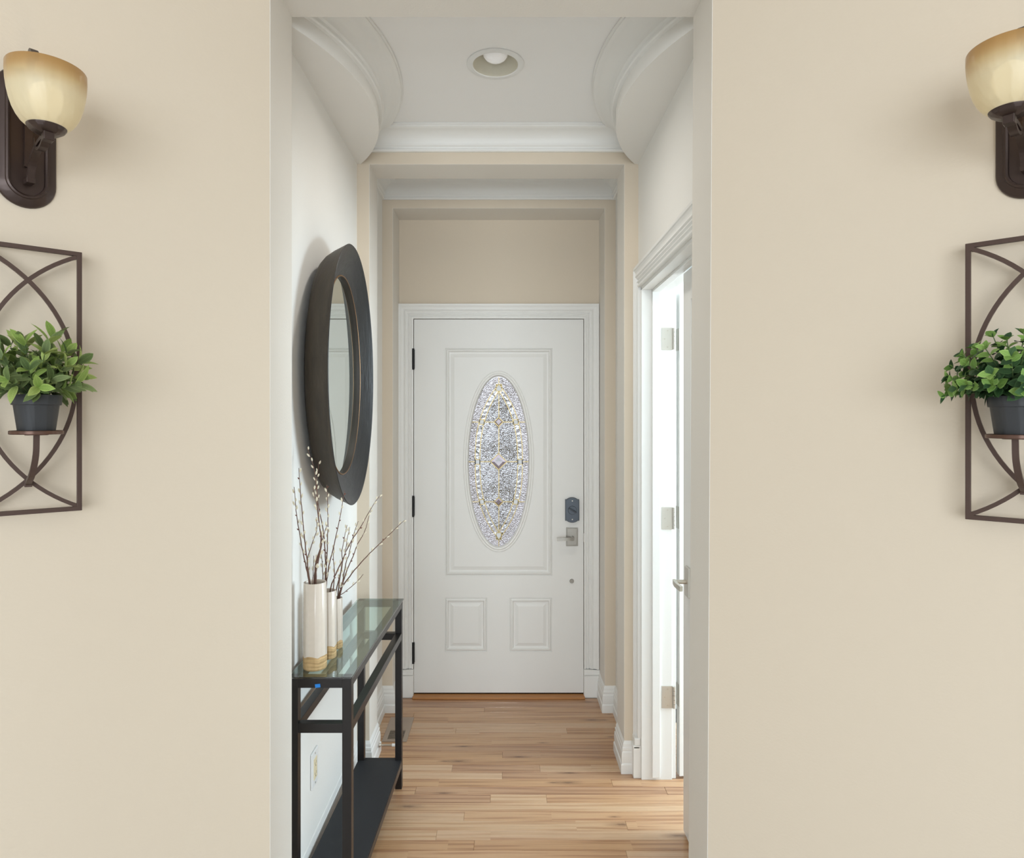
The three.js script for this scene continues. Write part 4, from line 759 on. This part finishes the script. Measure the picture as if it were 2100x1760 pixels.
function makePlant(label, side, o) {
  const holder = side < 0 ? holderL : holderR;
  holder.updateMatrix();
  const base = V(side < 0 ? 0.008 : -0.008, POT[1] + 0.0004, POT[0]).applyMatrix4(holder.matrix);
  const t = thing('potted_plant', label, 'plant', [base.x, base.y, base.z], turnOf(side));
  const lathe = (pts, n = 56) => prep(toCreasedNormals(new THREE.LatheGeometry(pts.map(([r, y]) => new THREE.Vector2(r, y)), n).toNonIndexed(), 0.5));
  const pot = mesh('pot', lathe([[0, 0.0005], [0.0275, 0.0005], [0.0290, 0.0015], [0.0350, 0.0475], [0.0352, 0.0485], [0.0378, 0.0490], [0.0385, 0.0500], [0.0398, 0.0660], [0.0394, 0.0672], [0.0380, 0.0672], [0.0370, 0.060], [0.0, 0.060]]), std({ color: S(50, 51, 53), roughness: 0.55 }), t, 'plain black plastic pot');
  mesh('soil', lathe([[0.0368, 0.0605], [0.03, 0.0625], [0.015, 0.064], [0, 0.0645]], 24), std({ color: S(46, 40, 30), roughness: 1 }), t);
  const greens = o.greens.map((g, i) => phys({ map: leafTex(...g, i * 3.7), roughness: 0.55, transmission: 0.0, specularIntensity: 0.6 }));
  const young = o.young.map((g, i) => phys({ map: leafTex(...g, 20 + i * 3.7), roughness: 0.55, specularIntensity: 0.6 }));
  const shapes = o.shapes.map((s) => leafGeo(...s));
  const stemM = std({ color: S(86, 108, 62), roughness: 0.7 });
  let left = o.leaves;
  const per = Math.floor(o.leaves / o.stems.length), inner = [];
  o.stems.forEach(([az, el, len, droop]) => {
    left = per + 1;
    const root = V(Math.cos(az) * 0.016 * rnd(), 0.062, Math.sin(az) * 0.016 * rnd());
    const dir = V(Math.cos(az) * Math.cos(el), Math.sin(el), Math.sin(az) * Math.cos(el));
    const p1 = root.clone().addScaledVector(V(dir.x * 0.5, Math.max(dir.y, 0.5), dir.z * 0.5), len * 0.4), p2 = root.clone().addScaledVector(dir, len); p2.y -= droop;
    const c = new THREE.QuadraticBezierCurve3(root, p1, p2);
    const st = mesh('stem', tube(c.getPoints(8), 0.0013, 0.0008, 5), stemM, t);
    const n = o.perStem;
    for (let i = n - 1; i >= 0; i--) {
      const k = lerp(o.from, 1, (i + 1) / n), p = c.getPointAt(Math.min(k, 1)), tan = c.getTangentAt(Math.min(k, 1)), top = i === n - 1;
      const pair = top ? o.topLeaves : 2, ph = rr(0, 6.28) + i * 1.57;
      for (let q = 0; q < pair; q++) {
        const a = ph + q * 2 * Math.PI / pair, ref = Math.abs(tan.y) > 0.9 ? V(1, 0, 0) : V(0, 1, 0), s = tan.clone().cross(ref).normalize(), u = s.clone().cross(tan);
        const out = s.multiplyScalar(Math.cos(a)).addScaledVector(u, Math.sin(a)), open = top ? o.topOpen : rr(...o.open);
        const y = tan.clone().multiplyScalar(Math.cos(open)).addScaledVector(out, Math.sin(open)).normalize();
        const z = tan.clone().addScaledVector(y, -tan.dot(y)).normalize(), x = y.clone().cross(z);
        const isYoung = k > o.youngFrom && rnd() < o.youngShare, set = isYoung ? young : greens;
        const m = new THREE.Mesh(shapes[Math.floor(rnd() * shapes.length)], set[Math.floor(rnd() * set.length)]); m.name = 'leaf'; m.castShadow = m.receiveShadow = true;
        m.position.copy(p); m.quaternion.setFromRotationMatrix(new THREE.Matrix4().makeBasis(x, y, z));
        const sc = lerp(1.05, top ? o.topSize : 0.85, k) * rr(0.85, 1.15); m.scale.set(sc, sc, sc);
        if (left > 0) { st.add(m); left--; } else { m.updateMatrix(); inner.push(m.geometry.clone().applyMatrix4(m.matrix)); }
      }
    }
  });
  if (inner.length) mesh('inner_leaves', inner, greens[0], t).userData.kind = 'stuff';
  return t;
}
seed = 4242;
{
  const stems = [];
  for (let i = 0; i < 34; i++) { const az = i * 2.39996 + 0.3, k = i / 33, el = lerp(1.45, 0.30, Math.pow(k, 0.8)); stems.push([az, el, rr(0.066, 0.084) + 0.026 * (1 - k) - 0.017 * k, 0.004 * k]); }
  makePlant('potted plant with pointed oval green leaves in a black pot on the left wall', -1, {
    stems, perStem: 4, from: 0.30, topLeaves: 3, open: [0.6, 1.2], topOpen: 0.6, topSize: 1.0, leaves: 298, youngFrom: 0.6, youngShare: 0.55,
    shapes: [[0.037, 0.0150, 0.95, 0.35, 0.15], [0.033, 0.0140, 1.0, 0.5, 0.05], [0.039, 0.0150, 0.9, 0.25, 0.28]],
    greens: [[[96, 112, 66], [130, 148, 92], [108, 128, 70]], [[80, 98, 56], [114, 136, 82], [94, 114, 62]], [[110, 124, 78], [144, 160, 104], [122, 138, 82]]],
    young: [[[150, 168, 92], [180, 194, 120], [162, 180, 100]], [[132, 156, 78], [166, 186, 104], [148, 172, 88]]],
  });
}
seed = 777;
{
  const stems = [];
  for (let i = 0; i < 36; i++) { const az = i * 2.39996 + 0.8, k = i / 35, el = lerp(1.40, 0.24, Math.pow(k, 0.8)); stems.push([az, el, rr(0.074, 0.092) + 0.024 * (1 - k) - 0.006 * k, 0.004 * k]); }
  for (const [az, el, len, dr] of [[3.05, 0.14, 0.098, 0.006], [2.85, 0.42, 0.100, 0.002], [3.3, 0.60, 0.104, 0], [2.7, 0.82, 0.104, 0], [2.5, 0.25, 0.088, 0.003], [3.4, 0.30, 0.092, 0.004], [1.3, 0.22, 0.070, 0.004], [1.9, 0.40, 0.070, 0.004]]) stems.push([az, el, len, dr]);
  makePlant('potted plant with small rounded leaves and bright tips, black pot on right wall', 1, {
    stems, perStem: 6, from: 0.22, topLeaves: 4, open: [0.75, 1.25], topOpen: 0.75, topSize: 0.85, leaves: 299, youngFrom: 0.7, youngShare: 0.75,
    shapes: [[0.0205, 0.0155, 0.85, 0.30, 0.2], [0.0185, 0.0145, 0.9, 0.40, 0.1], [0.0210, 0.0160, 0.8, 0.2, 0.3]],
    greens: [[[48, 78, 44], [80, 112, 68], [62, 94, 52]], [[58, 88, 52], [90, 122, 76], [70, 104, 58]], [[42, 70, 42], [70, 100, 62], [54, 86, 46]]],
    young: [[[130, 164, 84], [168, 194, 118], [148, 180, 96]], [[110, 146, 68], [150, 180, 102], [128, 162, 82]]],
  });
}

// ------------------------------------------------------------------ outside, seen through the leaded glass
struct('ground', boxUV(bx(-30, 30, -0.20, -0.12, 3.76, 60)), std({ color: S(168, 160, 158), roughness: 0.9 }), 'pale concrete outside the front door');
struct('ground_lawn', boxUV(bx(-30, 30, -0.12, -0.10, 13.0, 16.0)), std({ color: S(96, 110, 84), roughness: 1 }), 'strip of lawn across the street');
struct('exterior_wall', boxUV(bx(-14, 14, -0.12, 2.3, 22, 22.3)), std({ color: S(192, 180, 178), roughness: 0.9 }), 'pale wall across the street');
{
  seed = 99;
  const g = [];
  for (let k = 0; k < 90; k++) { const q = new THREE.IcosahedronGeometry(rr(0.25, 0.45), 1); q.translate(-5.5 + k * 0.12 + rr(-0.3, 0.3), rr(0.15, 0.65), rr(-0.4, 0.4)); g.push(prep(q)); }
  const t = mesh('hedge', g, std({ color: S(48, 62, 52), roughness: 1 })); t.position.set(0, -0.1, -14.4);
  t.userData = { label: 'dark hedge across the street, blurred by the oval door glass', category: 'hedge' };
}

renderer.render(scene, camera);
